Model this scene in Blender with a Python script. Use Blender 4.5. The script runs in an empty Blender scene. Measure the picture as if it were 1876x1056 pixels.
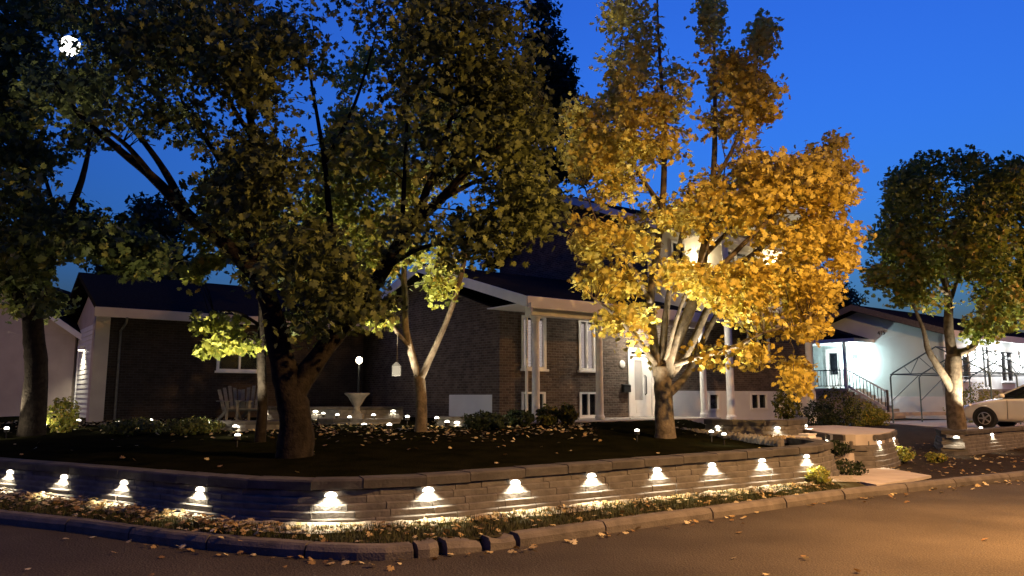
import bpy, math, random
import numpy as np
from mathutils import Vector, Matrix

# ------------------------------------------------------------------ camera, sky, moon, exposure
FPX, PITCH, EYE = 1400.0, math.radians(8.0), 1.6
scene = bpy.context.scene
col = scene.collection
cam_d = bpy.data.cameras.new('camera'); cam = bpy.data.objects.new('camera', cam_d); col.objects.link(cam)
cam.location = (0, 0, EYE); cam.rotation_euler = (math.radians(90) + PITCH, 0, 0)
cam_d.sensor_width = 36.0; cam_d.lens = 36.0 * FPX / 1876.0; cam_d.clip_end = 3000; cam_d.clip_start = 0.05
scene.camera = cam

EXPO = 5.0            # long night exposure; lamp powers below are written for exposure 0 and scaled by K
K = 2.0 ** -EXPO
SKY_STRENGTH = 0.15
world = bpy.data.worlds.new('World'); scene.world = world; world.use_nodes = True
wn = world.node_tree; wn.nodes.clear()
sky = wn.nodes.new('ShaderNodeTexSky'); sky.sky_type = 'NISHITA'; sky.sun_disc = False
sky.sun_elevation = math.radians(-2.0); sky.sun_rotation = math.radians(22.0)
sky.air_density = 2.0; sky.dust_density = 0.2; sky.ozone_density = 6.0
tint = wn.nodes.new('ShaderNodeMix'); tint.data_type = 'RGBA'; tint.blend_type = 'MULTIPLY'
tint.inputs[0].default_value = 1.0; tint.inputs[7].default_value = (0.32, 0.72, 1.0, 1)
bgn = wn.nodes.new('ShaderNodeBackground'); bgn.inputs[1].default_value = SKY_STRENGTH
outw = wn.nodes.new('ShaderNodeOutputWorld')
wn.links.new(sky.outputs[0], tint.inputs[6]); wn.links.new(tint.outputs[2], bgn.inputs[0]); wn.links.new(bgn.outputs[0], outw.inputs[0])

def ray(u, v):
    a = (u - 938) / FPX; b = (528 - v) / FPX
    return Vector((a, math.cos(PITCH) - b * math.sin(PITCH), math.sin(PITCH) + b * math.cos(PITCH)))
MOON_DIR = ray(128, 85).normalized()
sun_d = bpy.data.lights.new('moonlight', 'SUN'); sun_d.energy = 0.02 * K; sun_d.angle = math.radians(0.5); sun_d.color = (0.85, 0.92, 1.0)
sun = bpy.data.objects.new('moonlight', sun_d); col.objects.link(sun)
sun.rotation_euler = (-MOON_DIR).to_track_quat('-Z', 'Y').to_euler()

vs = scene.view_settings
vs.view_transform = 'Standard'; vs.look = 'None'; vs.gamma = 1.0; vs.exposure = EXPO; vs.use_curve_mapping = False
scene.cycles.use_denoising = True
try: scene.cycles.denoiser = 'OPENIMAGEDENOISE'
except Exception: pass
scene.cycles.max_bounces = 5; scene.cycles.diffuse_bounces = 2; scene.cycles.glossy_bounces = 2
scene.cycles.transmission_bounces = 3; scene.cycles.transparent_max_bounces = 6
scene.cycles.sample_clamp_indirect = 3.0
scene.cycles.use_light_tree = True

# ------------------------------------------------------------------ helpers
R = random.Random(7)
def at(u, v, y):
    d = ray(u, v); t = y / d.y
    return Vector((d.x * t, y, EYE + d.z * t))
def gz(u, v, z):
    d = ray(u, v); t = (z - EYE) / d.z
    return Vector((d.x * t, d.y * t, z))

class MB:
    def __init__(s): s.v = []; s.f = []
    def add(s, vs, fs):
        o = len(s.v); s.v += [tuple(p) for p in vs]; s.f += [tuple(i + o for i in f) for f in fs]; return s
    def box(s, x0, x1, y0, y1, z0, z1, c=0.0):
        """box, with chamfered edges on its long silhouette when c > 0"""
        if c <= 0:
            return s.add([(x0,y0,z0),(x1,y0,z0),(x1,y1,z0),(x0,y1,z0),(x0,y0,z1),(x1,y0,z1),(x1,y1,z1),(x0,y1,z1)],
                         [(0,3,2,1),(4,5,6,7),(0,1,5,4),(1,2,6,5),(2,3,7,6),(3,0,4,7)])
        m = c
        lev = [(z0, m), (z0 + m, 0), (z1 - m, 0), (z1, m)]
        vs = []
        for z, i in lev:
            vs += [(x0+i,y0+i,z),(x1-i,y0+i,z),(x1-i,y1-i,z),(x0+i,y1-i,z)]
        fs = [(0,3,2,1),(12,13,14,15)]
        for l in range(3):
            for k in range(4):
                a = l*4+k; b = l*4+(k+1)%4
                fs.append((a, b, b+4, a+4))
        return s.add(vs, fs)
    def obox(s, p0, p1, w, h, up=(0,0,1)):
        """bar from p0 to p1, width w (side) and height h"""
        p0 = Vector(p0); p1 = Vector(p1); d = (p1 - p0).normalized(); up = Vector(up)
        sd = d.cross(up)
        if sd.length < 1e-4: sd = d.cross(Vector((1,0,0)))
        sd.normalize(); u2 = sd.cross(d)
        vs = []
        for p in (p0, p1):
            for a, b in ((-1,-1),(1,-1),(1,1),(-1,1)):
                vs.append(p + sd * (a*w/2) + u2 * (b*h/2))
        return s.add(vs, [(0,1,2,3),(7,6,5,4),(0,4,5,1),(1,5,6,2),(2,6,7,3),(3,7,4,0)])
    def tube(s, path, rad, n=8, cap=True, wob=0.0, rng=None):
        path = [Vector(p) for p in path]; m = len(path)
        if not hasattr(rad, '__len__'): rad = [rad]*m
        o = len(s.v); side = None
        for i, p in enumerate(path):
            d = (path[min(i+1,m-1)] - path[max(i-1,0)]).normalized()
            if side is None:
                side = d.cross(Vector((0.3,1,0.1)));
                if side.length < 1e-3: side = d.cross(Vector((1,0,0)))
            side = (side - d * side.dot(d)).normalized(); b = d.cross(side)
            for k in range(n):
                a = 2*math.pi*k/n
                r = rad[i] * (1 + (rng.uniform(-wob, wob) if wob else 0))
                s.v.append(tuple(p + side*(math.cos(a)*r) + b*(math.sin(a)*r)))
        for i in range(m-1):
            for k in range(n):
                a = o+i*n+k; c = o+i*n+(k+1)%n
                s.f.append((a, c, c+n, a+n))
        if cap:
            s.f.append(tuple(o+k for k in range(n))[::-1]); s.f.append(tuple(o+(m-1)*n+k for k in range(n)))
        return s
    def prism(s, poly, axis, a0, a1):
        """2-D polygon extruded along an axis: axis 'y': poly=(x,z); 'x': poly=(y,z); 'z': poly=(x,y)"""
        n = len(poly); vs = []
        for a in (a0, a1):
            for p, q in poly:
                vs.append({'y':(p,a,q),'x':(a,p,q),'z':(p,q,a)}[axis])
        fs = [tuple(range(n)), tuple(range(2*n-1, n-1, -1))]
        for k in range(n):
            j = (k+1) % n; fs.append((k, k+n, j+n, j))
        return s.add(vs, fs)
    def lathe(s, prof, n=16, c=(0,0)):
        o = len(s.v)
        for r, z in prof:
            for k in range(n):
                a = 2*math.pi*k/n; s.v.append((c[0]+r*math.cos(a), c[1]+r*math.sin(a), z))
        for i in range(len(prof)-1):
            for k in range(n):
                a = o+i*n+k; b = o+i*n+(k+1)%n
                s.f.append((a, b, b+n, a+n))
        s.f.append(tuple(o+k for k in range(n))[::-1]); s.f.append(tuple(o+(len(prof)-1)*n+k for k in range(n)))
        return s
    def mesh(s, name, mat=None, smooth=False):
        me = bpy.data.meshes.new(name); me.from_pydata(s.v, [], s.f); me.update()
        import bmesh
        bm = bmesh.new(); bm.from_mesh(me); bmesh.ops.recalc_face_normals(bm, faces=bm.faces); bm.to_mesh(me); bm.free()
        if mat: me.materials.append(mat)
        if smooth: me.polygons.foreach_set('use_smooth', [True]*len(me.polygons))
        return me
    def build(s, name, mat=None, parent=None, smooth=False, loc=None, rz=0):
        return link(name, s.mesh(name, mat, smooth), parent, loc, rz)
def link(name, data, parent=None, loc=None, rz=0):
    o = bpy.data.objects.new(name, data); col.objects.link(o)
    if parent is not None: o.parent = parent
    if loc is not None: o.location = loc
    if rz: o.rotation_euler.z = rz
    return o
def tag(o, label=None, cat=None, group=None, kind=None):
    if label: o['label'] = label
    if cat: o['category'] = cat
    if group: o['group'] = group
    if kind: o['kind'] = kind
    return o
def thing(name, label, cat, loc=(0,0,0), rz=0, group=None):
    return tag(link(name, None, None, loc, rz), label, cat, group)
def copy_tree(o, parent=None):
    c = o.copy(); col.objects.link(c); c.parent = parent
    for ch in [x for x in bpy.data.objects if x.parent == o]: copy_tree(ch, c)
    return c
def lamp(name, kind, loc, power, color, parent=None, radius=0.03, aim=None, cone=None, blend=0.6):
    d = bpy.data.lights.new(name, kind); d.energy = power * K; d.color = color
    d.shadow_soft_size = radius
    if kind == 'SPOT': d.spot_size = math.radians(cone); d.spot_blend = blend
    o = link(name, d, parent, loc)
    if aim is not None: o.rotation_euler = (Vector(aim)).to_track_quat('-Z', 'Y').to_euler()
    return o

# ------------------------------------------------------------------ materials
def mat(name, base, rough=0.8, var=None, scale=8.0, bump=0.0, bscale=60.0, spec=0.3, metal=0.0, coat=0.0):
    m = bpy.data.materials.new(name); m.use_nodes = True; nt = m.node_tree; b = nt.nodes['Principled BSDF']
    b.inputs['Base Color'].default_value = (*base, 1); b.inputs['Roughness'].default_value = rough
    b.inputs['Specular IOR Level'].default_value = spec; b.inputs['Metallic'].default_value = metal
    if coat: b.inputs['Coat Weight'].default_value = coat
    tc = nt.nodes.new('ShaderNodeTexCoord')
    if var:
        n = nt.nodes.new('ShaderNodeTexNoise'); n.inputs['Scale'].default_value = scale; n.inputs['Detail'].default_value = 6
        r = nt.nodes.new('ShaderNodeValToRGB'); r.color_ramp.elements[0].position = 0.3; r.color_ramp.elements[1].position = 0.72
        r.color_ramp.elements[0].color = (*base, 1); r.color_ramp.elements[1].color = (*var, 1)
        oi = nt.nodes.new('ShaderNodeObjectInfo'); ad = nt.nodes.new('ShaderNodeVectorMath'); ad.operation = 'ADD'
        sc = nt.nodes.new('ShaderNodeVectorMath'); sc.operation = 'SCALE'; sc.inputs['Scale'].default_value = 37.0
        cb = nt.nodes.new('ShaderNodeCombineXYZ')
        for k in range(3): nt.links.new(oi.outputs['Random'], cb.inputs[k])
        nt.links.new(cb.outputs[0], sc.inputs[0]); nt.links.new(tc.outputs['Object'], ad.inputs[0]); nt.links.new(sc.outputs[0], ad.inputs[1])
        nt.links.new(ad.outputs[0], n.inputs['Vector']); nt.links.new(n.outputs[0], r.inputs[0]); nt.links.new(r.outputs[0], b.inputs['Base Color'])
    if bump:
        n2 = nt.nodes.new('ShaderNodeTexNoise'); n2.inputs['Scale'].default_value = bscale; n2.inputs['Detail'].default_value = 4
        nt.links.new(tc.outputs['Object'], n2.inputs['Vector'])
        bp = nt.nodes.new('ShaderNodeBump'); bp.inputs['Strength'].default_value = bump; bp.inputs['Distance'].default_value = 0.02
        nt.links.new(n2.outputs[0], bp.inputs['Height']); nt.links.new(bp.outputs[0], b.inputs['Normal'])
    return m
def emit(name, color, strength):
    m = bpy.data.materials.new(name); m.use_nodes = True; nt = m.node_tree; nt.nodes.clear()
    e = nt.nodes.new('ShaderNodeEmission'); e.inputs[0].default_value = (*color, 1); e.inputs[1].default_value = strength * K
    o = nt.nodes.new('ShaderNodeOutputMaterial'); nt.links.new(e.outputs[0], o.inputs[0]); return m
def leafmat(name, stops, trans=0.35, rough=0.6):
    m = bpy.data.materials.new(name); m.use_nodes = True; nt = m.node_tree; nt.nodes.clear()
    a = nt.nodes.new('ShaderNodeAttribute'); a.attribute_name = 'rnd'
    r = nt.nodes.new('ShaderNodeValToRGB')
    el = r.color_ramp.elements
    while len(el) < len(stops): el.new(0.5)
    for k, (p, c) in enumerate(stops): el[k].position = p; el[k].color = (*c, 1)
    nt.links.new(a.outputs['Fac'], r.inputs[0])
    d = nt.nodes.new('ShaderNodeBsdfPrincipled'); d.inputs['Roughness'].default_value = rough; d.inputs['Specular IOR Level'].default_value = 0.2
    t = nt.nodes.new('ShaderNodeBsdfTranslucent'); mx = nt.nodes.new('ShaderNodeMixShader'); mx.inputs[0].default_value = trans
    o = nt.nodes.new('ShaderNodeOutputMaterial')
    nt.links.new(r.outputs[0], d.inputs['Base Color']); nt.links.new(r.outputs[0], t.inputs[0])
    nt.links.new(d.outputs[0], mx.inputs[1]); nt.links.new(t.outputs[0], mx.inputs[2]); nt.links.new(mx.outputs[0], o.inputs[0])
    return m
def brickmat(name, c1, c2, mortar, bw=0.21, bh=0.075, axis='xz'):
    m = bpy.data.materials.new(name); m.use_nodes = True; nt = m.node_tree; b = nt.nodes['Principled BSDF']
    b.inputs['Roughness'].default_value = 0.85; b.inputs['Specular IOR Level'].default_value = 0.2
    tc = nt.nodes.new('ShaderNodeTexCoord'); sp = nt.nodes.new('ShaderNodeSeparateXYZ'); cb = nt.nodes.new('ShaderNodeCombineXYZ')
    nt.links.new(tc.outputs['Object'], sp.inputs[0])
    ad = nt.nodes.new('ShaderNodeMath'); ad.operation = 'ADD'
    nt.links.new(sp.outputs[0], ad.inputs[0]); nt.links.new(sp.outputs[1], ad.inputs[1])
    nt.links.new(ad.outputs[0], cb.inputs[0]); nt.links.new(sp.outputs[2], cb.inputs[1])
    br = nt.nodes.new('ShaderNodeTexBrick'); br.inputs['Color1'].default_value = (*c1,1); br.inputs['Color2'].default_value = (*c2,1)
    br.inputs['Mortar'].default_value = (*mortar,1); br.inputs['Scale'].default_value = 1.0
    br.inputs['Brick Width'].default_value = bw; br.inputs['Row Height'].default_value = bh; br.inputs['Mortar Size'].default_value = 0.009
    br.inputs['Mortar Smooth'].default_value = 0.3; br.inputs['Bias'].default_value = -0.2
    nt.links.new(cb.outputs[0], br.inputs['Vector'])
    n = nt.nodes.new('ShaderNodeTexNoise'); n.inputs['Scale'].default_value = 3.0; n.inputs['Detail'].default_value = 8
    nt.links.new(tc.outputs['Object'], n.inputs['Vector'])
    mx = nt.nodes.new('ShaderNodeMix'); mx.data_type = 'RGBA'; mx.blend_type = 'OVERLAY'; mx.inputs[0].default_value = 0.6
    nt.links.new(br.outputs[0], mx.inputs[6]); nt.links.new(n.outputs[0], mx.inputs[7]); nt.links.new(mx.outputs[2], b.inputs['Base Color'])
    iv = nt.nodes.new('ShaderNodeMath'); iv.operation = 'SUBTRACT'; iv.inputs[0].default_value = 1.0; nt.links.new(br.outputs['Fac'], iv.inputs[1])
    n2 = nt.nodes.new('ShaderNodeTexNoise'); n2.inputs['Scale'].default_value = 14.0; nt.links.new(tc.outputs['Object'], n2.inputs['Vector'])
    a2 = nt.nodes.new('ShaderNodeMath'); a2.operation = 'ADD'; nt.links.new(iv.outputs[0], a2.inputs[0]); nt.links.new(n2.outputs[0], a2.inputs[1])
    bp = nt.nodes.new('ShaderNodeBump'); bp.inputs['Strength'].default_value = 0.9; bp.inputs['Distance'].default_value = 0.02
    nt.links.new(a2.outputs[0], bp.inputs['Height']); nt.links.new(bp.outputs[0], b.inputs['Normal'])
    return m
def glassmat(name, tintc=(0.02,0.025,0.03), alpha=0.55):
    m = bpy.data.materials.new(name); m.use_nodes = True; nt = m.node_tree; nt.nodes.clear()
    g = nt.nodes.new('ShaderNodeBsdfPrincipled'); g.inputs['Base Color'].default_value = (*tintc,1); g.inputs['Roughness'].default_value = 0.06
    t = nt.nodes.new('ShaderNodeBsdfTransparent'); mx = nt.nodes.new('ShaderNodeMixShader'); mx.inputs[0].default_value = alpha
    o = nt.nodes.new('ShaderNodeOutputMaterial')
    nt.links.new(t.outputs[0], mx.inputs[1]); nt.links.new(g.outputs[0], mx.inputs[2]); nt.links.new(mx.outputs[0], o.inputs[0]); return m

def asphaltmat():
    m = mat('asphalt', (0.06,0.056,0.052), 0.9, spec=0.12)
    nt = m.node_tree; b = nt.nodes['Principled BSDF']; tc = nt.nodes.new('ShaderNodeTexCoord')
    big = nt.nodes.new('ShaderNodeTexNoise'); big.inputs['Scale'].default_value = 0.55; big.inputs['Detail'].default_value = 5
    fine = nt.nodes.new('ShaderNodeTexNoise'); fine.inputs['Scale'].default_value = 70; fine.inputs['Detail'].default_value = 3
    vo = nt.nodes.new('ShaderNodeTexVoronoi'); vo.inputs['Scale'].default_value = 45
    for n in (big, fine, vo): nt.links.new(tc.outputs['Object'], n.inputs['Vector'])
    r1 = nt.nodes.new('ShaderNodeValToRGB'); r1.color_ramp.elements[0].position = 0.34; r1.color_ramp.elements[1].position = 0.66
    r1.color_ramp.elements[0].color = (0.034,0.030,0.026,1); r1.color_ramp.elements[1].color = (0.060,0.053,0.045,1)
    r2 = nt.nodes.new('ShaderNodeValToRGB'); r2.color_ramp.elements[0].position = 0.3; r2.color_ramp.elements[1].position = 0.75
    r2.color_ramp.elements[0].color = (0.35,0.35,0.35,1); r2.color_ramp.elements[1].color = (1.75,1.65,1.55,1)
    nt.links.new(big.outputs[0], r1.inputs[0]); nt.links.new(fine.outputs[0], r2.inputs[0])
    mx = nt.nodes.new('ShaderNodeMix'); mx.data_type = 'RGBA'; mx.blend_type = 'MULTIPLY'; mx.inputs[0].default_value = 1
    nt.links.new(r1.outputs[0], mx.inputs[6]); nt.links.new(r2.outputs[0], mx.inputs[7]); nt.links.new(mx.outputs[2], b.inputs['Base Color'])
    bp = nt.nodes.new('ShaderNodeBump'); bp.inputs['Strength'].default_value = 0.55; bp.inputs['Distance'].default_value = 0.012
    nt.links.new(vo.outputs[0], bp.inputs['Height']); nt.links.new(bp.outputs[0], b.inputs['Normal'])
    return m

M = dict(
    asphalt=asphaltmat(),
    soil=mat('soil', (0.012,0.009,0.006), 0.95, (0.026,0.018,0.011), 5, 0.7, 40, 0.05),
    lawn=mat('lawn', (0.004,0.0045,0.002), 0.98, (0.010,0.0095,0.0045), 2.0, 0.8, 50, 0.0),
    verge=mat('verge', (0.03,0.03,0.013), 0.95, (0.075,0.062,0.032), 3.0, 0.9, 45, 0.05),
    gravel=mat('gravel', (0.22,0.20,0.16), 0.9, (0.36,0.33,0.27), 30, 0.9, 80, 0.1),
    ground=mat('ground', (0.03,0.03,0.02), 0.95, (0.05,0.045,0.03), 1),
    concrete=mat('concrete', (0.30,0.27,0.24), 0.85, (0.40,0.36,0.32), 2.5, 0.25, 60),
    kerb=mat('kerb_concrete', (0.07,0.061,0.052), 0.92, (0.14,0.122,0.105), 4, 0.5, 45),
    block=mat('wall_block', (0.075,0.070,0.065), 0.9, (0.14,0.13,0.12), 5, 0.6, 28, 0.15),
    cap=mat('wall_cap', (0.042,0.039,0.036), 0.9, (0.082,0.076,0.070), 4, 0.5, 30, 0.15),
    bark=mat('bark', (0.010,0.0085,0.007), 0.97, (0.028,0.023,0.018), 9, 1.0, 22, 0.05),
    bark_mid=mat('bark_mid', (0.06,0.048,0.036), 0.92, (0.17,0.14,0.105), 7, 0.9, 24, 0.06),
    bark_pale=mat('bark_pale', (0.20,0.16,0.12), 0.9, (0.34,0.28,0.21), 7, 0.8, 24, 0.08),
    white=mat('white_paint', (0.72,0.70,0.67), 0.55, (0.78,0.77,0.75), 3),
    cream=mat('cream_siding', (0.62,0.57,0.47), 0.7, (0.68,0.63,0.53), 2),
    stucco=mat('beige_stucco', (0.40,0.33,0.28), 0.9, (0.48,0.40,0.34), 2, 0.3, 60),
    plaster=mat('white_plaster', (0.62,0.62,0.64), 0.85, (0.70,0.70,0.71), 1.5, 0.2, 40),
    siding=mat('pale_siding', (0.62,0.60,0.55), 0.6, (0.68,0.66,0.62), 3),
    bsiding=mat('neighbour_siding', (0.46,0.55,0.54), 0.65, (0.51,0.60,0.59), 1.5),  # green-blue cast of the porch light is put into the siding colour
    roof=mat('asphalt_shingle', (0.014,0.0135,0.013), 0.95, (0.026,0.025,0.024), 18, 0.8, 30, 0.0),
    dark=mat('dark_metal', (0.02,0.02,0.02), 0.5, spec=0.4),
    bronze=mat('bronze_metal', (0.08,0.06,0.04), 0.45, metal=0.6),
    steel=mat('galvanised_tube', (0.10,0.16,0.19), 0.5, metal=0.3),
    black_rail=mat('black_rail', (0.03,0.03,0.035), 0.5),
    wood=mat('weathered_wood', (0.09,0.085,0.075), 0.85, (0.14,0.13,0.115), 12, 0.3, 50),
    wooddk=mat('dark_timber', (0.04,0.03,0.02), 0.85, (0.07,0.05,0.035), 12),
    glass=glassmat('window_glass'),
    glass_dark=glassmat('dark_glass', (0.01,0.012,0.016), 0.92),
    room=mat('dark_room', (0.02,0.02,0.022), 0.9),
    blind=mat('window_blind', (0.75,0.72,0.70), 0.7),
    rubber=mat('tyre_rubber', (0.015,0.015,0.015), 0.85, bump=0.3),
    alloy=mat('alloy', (0.55,0.55,0.56), 0.3, metal=0.9),
    carpaint=mat('white_car_paint', (0.72,0.71,0.69), 0.28, spec=0.5, coat=0.6),
    stone=mat('stone', (0.10,0.092,0.083), 0.9, (0.19,0.174,0.157), 5, 0.9, 14),
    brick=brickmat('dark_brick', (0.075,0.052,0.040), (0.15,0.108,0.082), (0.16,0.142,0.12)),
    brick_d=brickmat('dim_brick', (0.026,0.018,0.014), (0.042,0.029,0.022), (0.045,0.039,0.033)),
    led=emit('led_lens', (1.0,0.90,0.70), 14.0),
    lampglass=emit('lamp_glass', (1.0,0.82,0.52), 30.0),
    coolglass=emit('cool_lamp_glass', (0.88,1.0,0.95), 25.0),
    sodium=emit('sodium_glass', (1.0,0.52,0.16), 40.0),
    glow_blind=emit('glowing_blind', (1.0,0.80,0.72), 1.9),  # blinds given a glow of their own instead of light reaching them
    litwarm=emit('lit_window', (1.0,0.84,0.55), 0.9),
    moon=emit('moon_glow', (1.0,0.98,0.92), 9.0),
)
WARM = (1.0, 0.86, 0.62)

# ------------------------------------------------------------------ plan of the plot
def smooth_line(pts, ds=0.05, k=0.9):
    pts = np.array(pts, float); seg = np.hypot(*np.diff(pts, axis=0).T); s = np.r_[0, np.cumsum(seg)]
    n = int(s[-1]/ds); t = np.linspace(0, s[-1], n)
    p = np.c_[np.interp(t, s, pts[:,0]), np.interp(t, s, pts[:,1])]
    w = int(k/ds)
    ker = np.hanning(2*w+1); ker /= ker.sum()
    q = np.c_[[np.convolve(np.r_[2*p[0,i]-p[w:0:-1,i], p[:,i], 2*p[-1,i]-p[-2:-w-2:-1,i]], ker, 'valid') for i in (0,1)]].T
    return q
KERB = smooth_line([(-26,21.0),(-16,15.3),(-10,11.95),(-6.47,9.96),(-5.08,9.32),(-3.78,8.59),(-2.73,8.12),(-1.82,7.83),(-1.2,7.75),(-.22,8.27),(.38,8.72),(1.79,9.78),(2.62,10.35),(5.01,12.15),(9.72,15.0),(16,19.0),(30,28)], k=0.6)
WALL = smooth_line([(-26,22.4),(-16,16.7),(-11,13.8),(-7.5,11.72),(-6.3,11.05),(-5.1,10.35),(-3.74,9.45),(-2.9,8.95),(-2.02,8.72),(-.98,9.10),(.03,9.78),(1.05,10.45),(2.05,11.12),(2.99,11.74),(3.94,12.34),(4.94,13.03),(5.35,13.45)], k=0.7)
def yof(line, x): return float(np.interp(x, line[:,0], line[:,1]))
def sm(t): t = max(0.0, min(1.0, t)); return t*t*(3-2*t)
def zbed(x, y):
    t = y - yof(KERB, x) - 0.25
    return 0.11 + 0.15 * sm((t - 2.3)/2.0) + 0.22 * sm((t - 3.0) / 5.0)
def zt(x, y):
    """height of the garden behind the street"""
    if x < 5.4:
        t = y - yof(WALL, x)
        l = 0.58 + 0.32 * sm(t / 11.0)
    else: l = 0.9
    t = y - yof(KERB, x) - 0.25
    r = zbed(x, y)
    k = sm((x - 5.2) / 0.5)
    return l*(1-k) + r*k
def hit(u, v, dz=0.0):
    d = ray(u, v); t = 5.0
    while t < 80:
        p = Vector((0,0,EYE)) + d*t
        if p.z < zt(p.x, p.y) + dz: return p
        t += 0.02
    return p
def gp(x, y, dz=0): return Vector((x, y, zt(x, y)+dz))

# ------------------------------------------------------------------ the setting: ground, road, verge, lawn
def sheet(name, poly, z, m):
    b = MB(); b.add([(x, y, z) for x, y in poly], [tuple(range(len(poly)))])
    return tag(b.build(name, m), kind='structure')
sheet('ground', [(-700,-700),(700,-700),(700,900),(-700,900)], -0.06, M['ground'])
sheet('road', [(-90,-60),(90,-60),(90,70),(-90,70)], 0.0, M['asphalt'])
def strip(name, A, Z0, B, Z1, m, n=6, rough=0.0, kind='structure'):
    b = MB(); N = len(A); vs = []
    for i in range(N):
        for j in range(n+1):
            f = j/n; p = A[i]*(1-f) + B[i]*f
            vs.append((p[0], p[1], Z0*(1-f) + Z1*f + (R.uniform(-rough, rough) if 0 < j < n else 0)))
    fs = [(i*(n+1)+j, (i+1)*(n+1)+j, (i+1)*(n+1)+j+1, i*(n+1)+j+1) for i in range(N-1) for j in range(n)]
    b.add(vs, fs); return tag(b.build(name, m, smooth=True), kind=kind)
xs = np.arange(-22, 5.9, 0.12)
KA = np.c_[xs, [yof(KERB, x)+0.12 for x in xs]]; WA = np.c_[xs, [yof(WALL, x)+0.05 for x in xs]]
strip('verge', KA, 0.105, WA, 0.19, M['verge'], 6, 0.012)
GA = np.c_[xs, [yof(WALL, x)-0.40 - 0.12*math.sin(x*2.1) for x in xs]]; GB = np.c_[xs, [yof(WALL, x)+0.02 for x in xs]]
strip('gravel_border', GA, 0.168, GB, 0.225, M['gravel'], 4, 0.014)
def terrain(name, gx, front, zf, m):
    b = MB(); tt = np.r_[np.arange(0,10,0.3), np.arange(10,24,1.0), np.arange(24,60,6.0)]; n = len(tt); vv = []
    for x in gx:
        y0 = front(x)
        for t in tt: vv.append((x, y0+t, zf(x, y0+t) + R.uniform(-0.012, 0.012)))
    b.add(vv, [(i*n+j, (i+1)*n+j, (i+1)*n+j+1, i*n+j+1) for i in range(len(gx)-1) for j in range(n-1)])
    return tag(b.build(name, m, smooth=True), kind='structure')
RETX = [(5.35,13.47),(5.75,13.95),(5.9,14.6)]
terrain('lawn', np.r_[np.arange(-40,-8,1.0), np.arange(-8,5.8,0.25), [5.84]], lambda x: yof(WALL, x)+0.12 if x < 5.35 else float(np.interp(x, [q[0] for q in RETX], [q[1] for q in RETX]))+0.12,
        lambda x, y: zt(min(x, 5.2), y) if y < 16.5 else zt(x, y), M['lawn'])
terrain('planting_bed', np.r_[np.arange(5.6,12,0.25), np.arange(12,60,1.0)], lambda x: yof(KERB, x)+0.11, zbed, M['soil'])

# kerb: cast lengths, broken at the corner
def along(line):
    seg = np.hypot(*np.diff(line, axis=0).T); return np.r_[0, np.cumsum(seg)]
kerb = tag(link('kerb', None), kind='structure')
KS = along(KERB)
def kp(s): return Vector((np.interp(s, KS, KERB[:,0]), np.interp(s, KS, KERB[:,1]), 0))
s = 2.0
while s < KS[-1]-2:
    p = kp(s)
    L = R.uniform(1.3, 1.9) if p.x > 0.2 else R.uniform(1.1, 1.6)
    broken = -1.75 < p.x < -0.15
    if broken: L = R.uniform(0.22, 0.5)
    bm_ = MB(); n = max(2, int(L/0.25)); gap = 0.012 if not broken else 0.04
    ring = []
    for i in range(n+1):
        q = kp(s + gap + (L-2*gap)*i/n); q2 = kp(s + gap + (L-2*gap)*i/n + 0.05); d = (q2-q).normalized(); nn = Vector((-d.y, d.x, 0))
        h = 0.135; wv = 0.17
        if broken: h = R.uniform(0.09, 0.15); wv = R.uniform(0.16, 0.26)
        jj = R.uniform(-0.004, 0.004) if not broken else R.uniform(-0.03, 0.03)
        prof = [(-0.03, -0.02), (-0.03, h*0.55), (-0.005, h-0.02), (0.02, h), (wv-0.02, h), (wv, h-0.02), (wv, -0.02)]
        ring.append([q + nn*(a+jj) + Vector((0,0,z + (R.uniform(-.012,.012) if broken else R.uniform(-.003,.003)))) for a, z in prof])
    m_ = len(ring[0]); fs = []
    for i in range(n):
        for k in range(m_):
            j = (k+1) % m_; fs.append((i*m_+k, (i+1)*m_+k, (i+1)*m_+j, i*m_+j))
    fs += [tuple(range(m_)), tuple(range(n*m_, (n+1)*m_))]
    bm_.add([p for r in ring for p in r], fs)
    bm_.build('broken_stone' if broken else 'kerb_stone', M['kerb'], kerb)
    s += L

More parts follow.
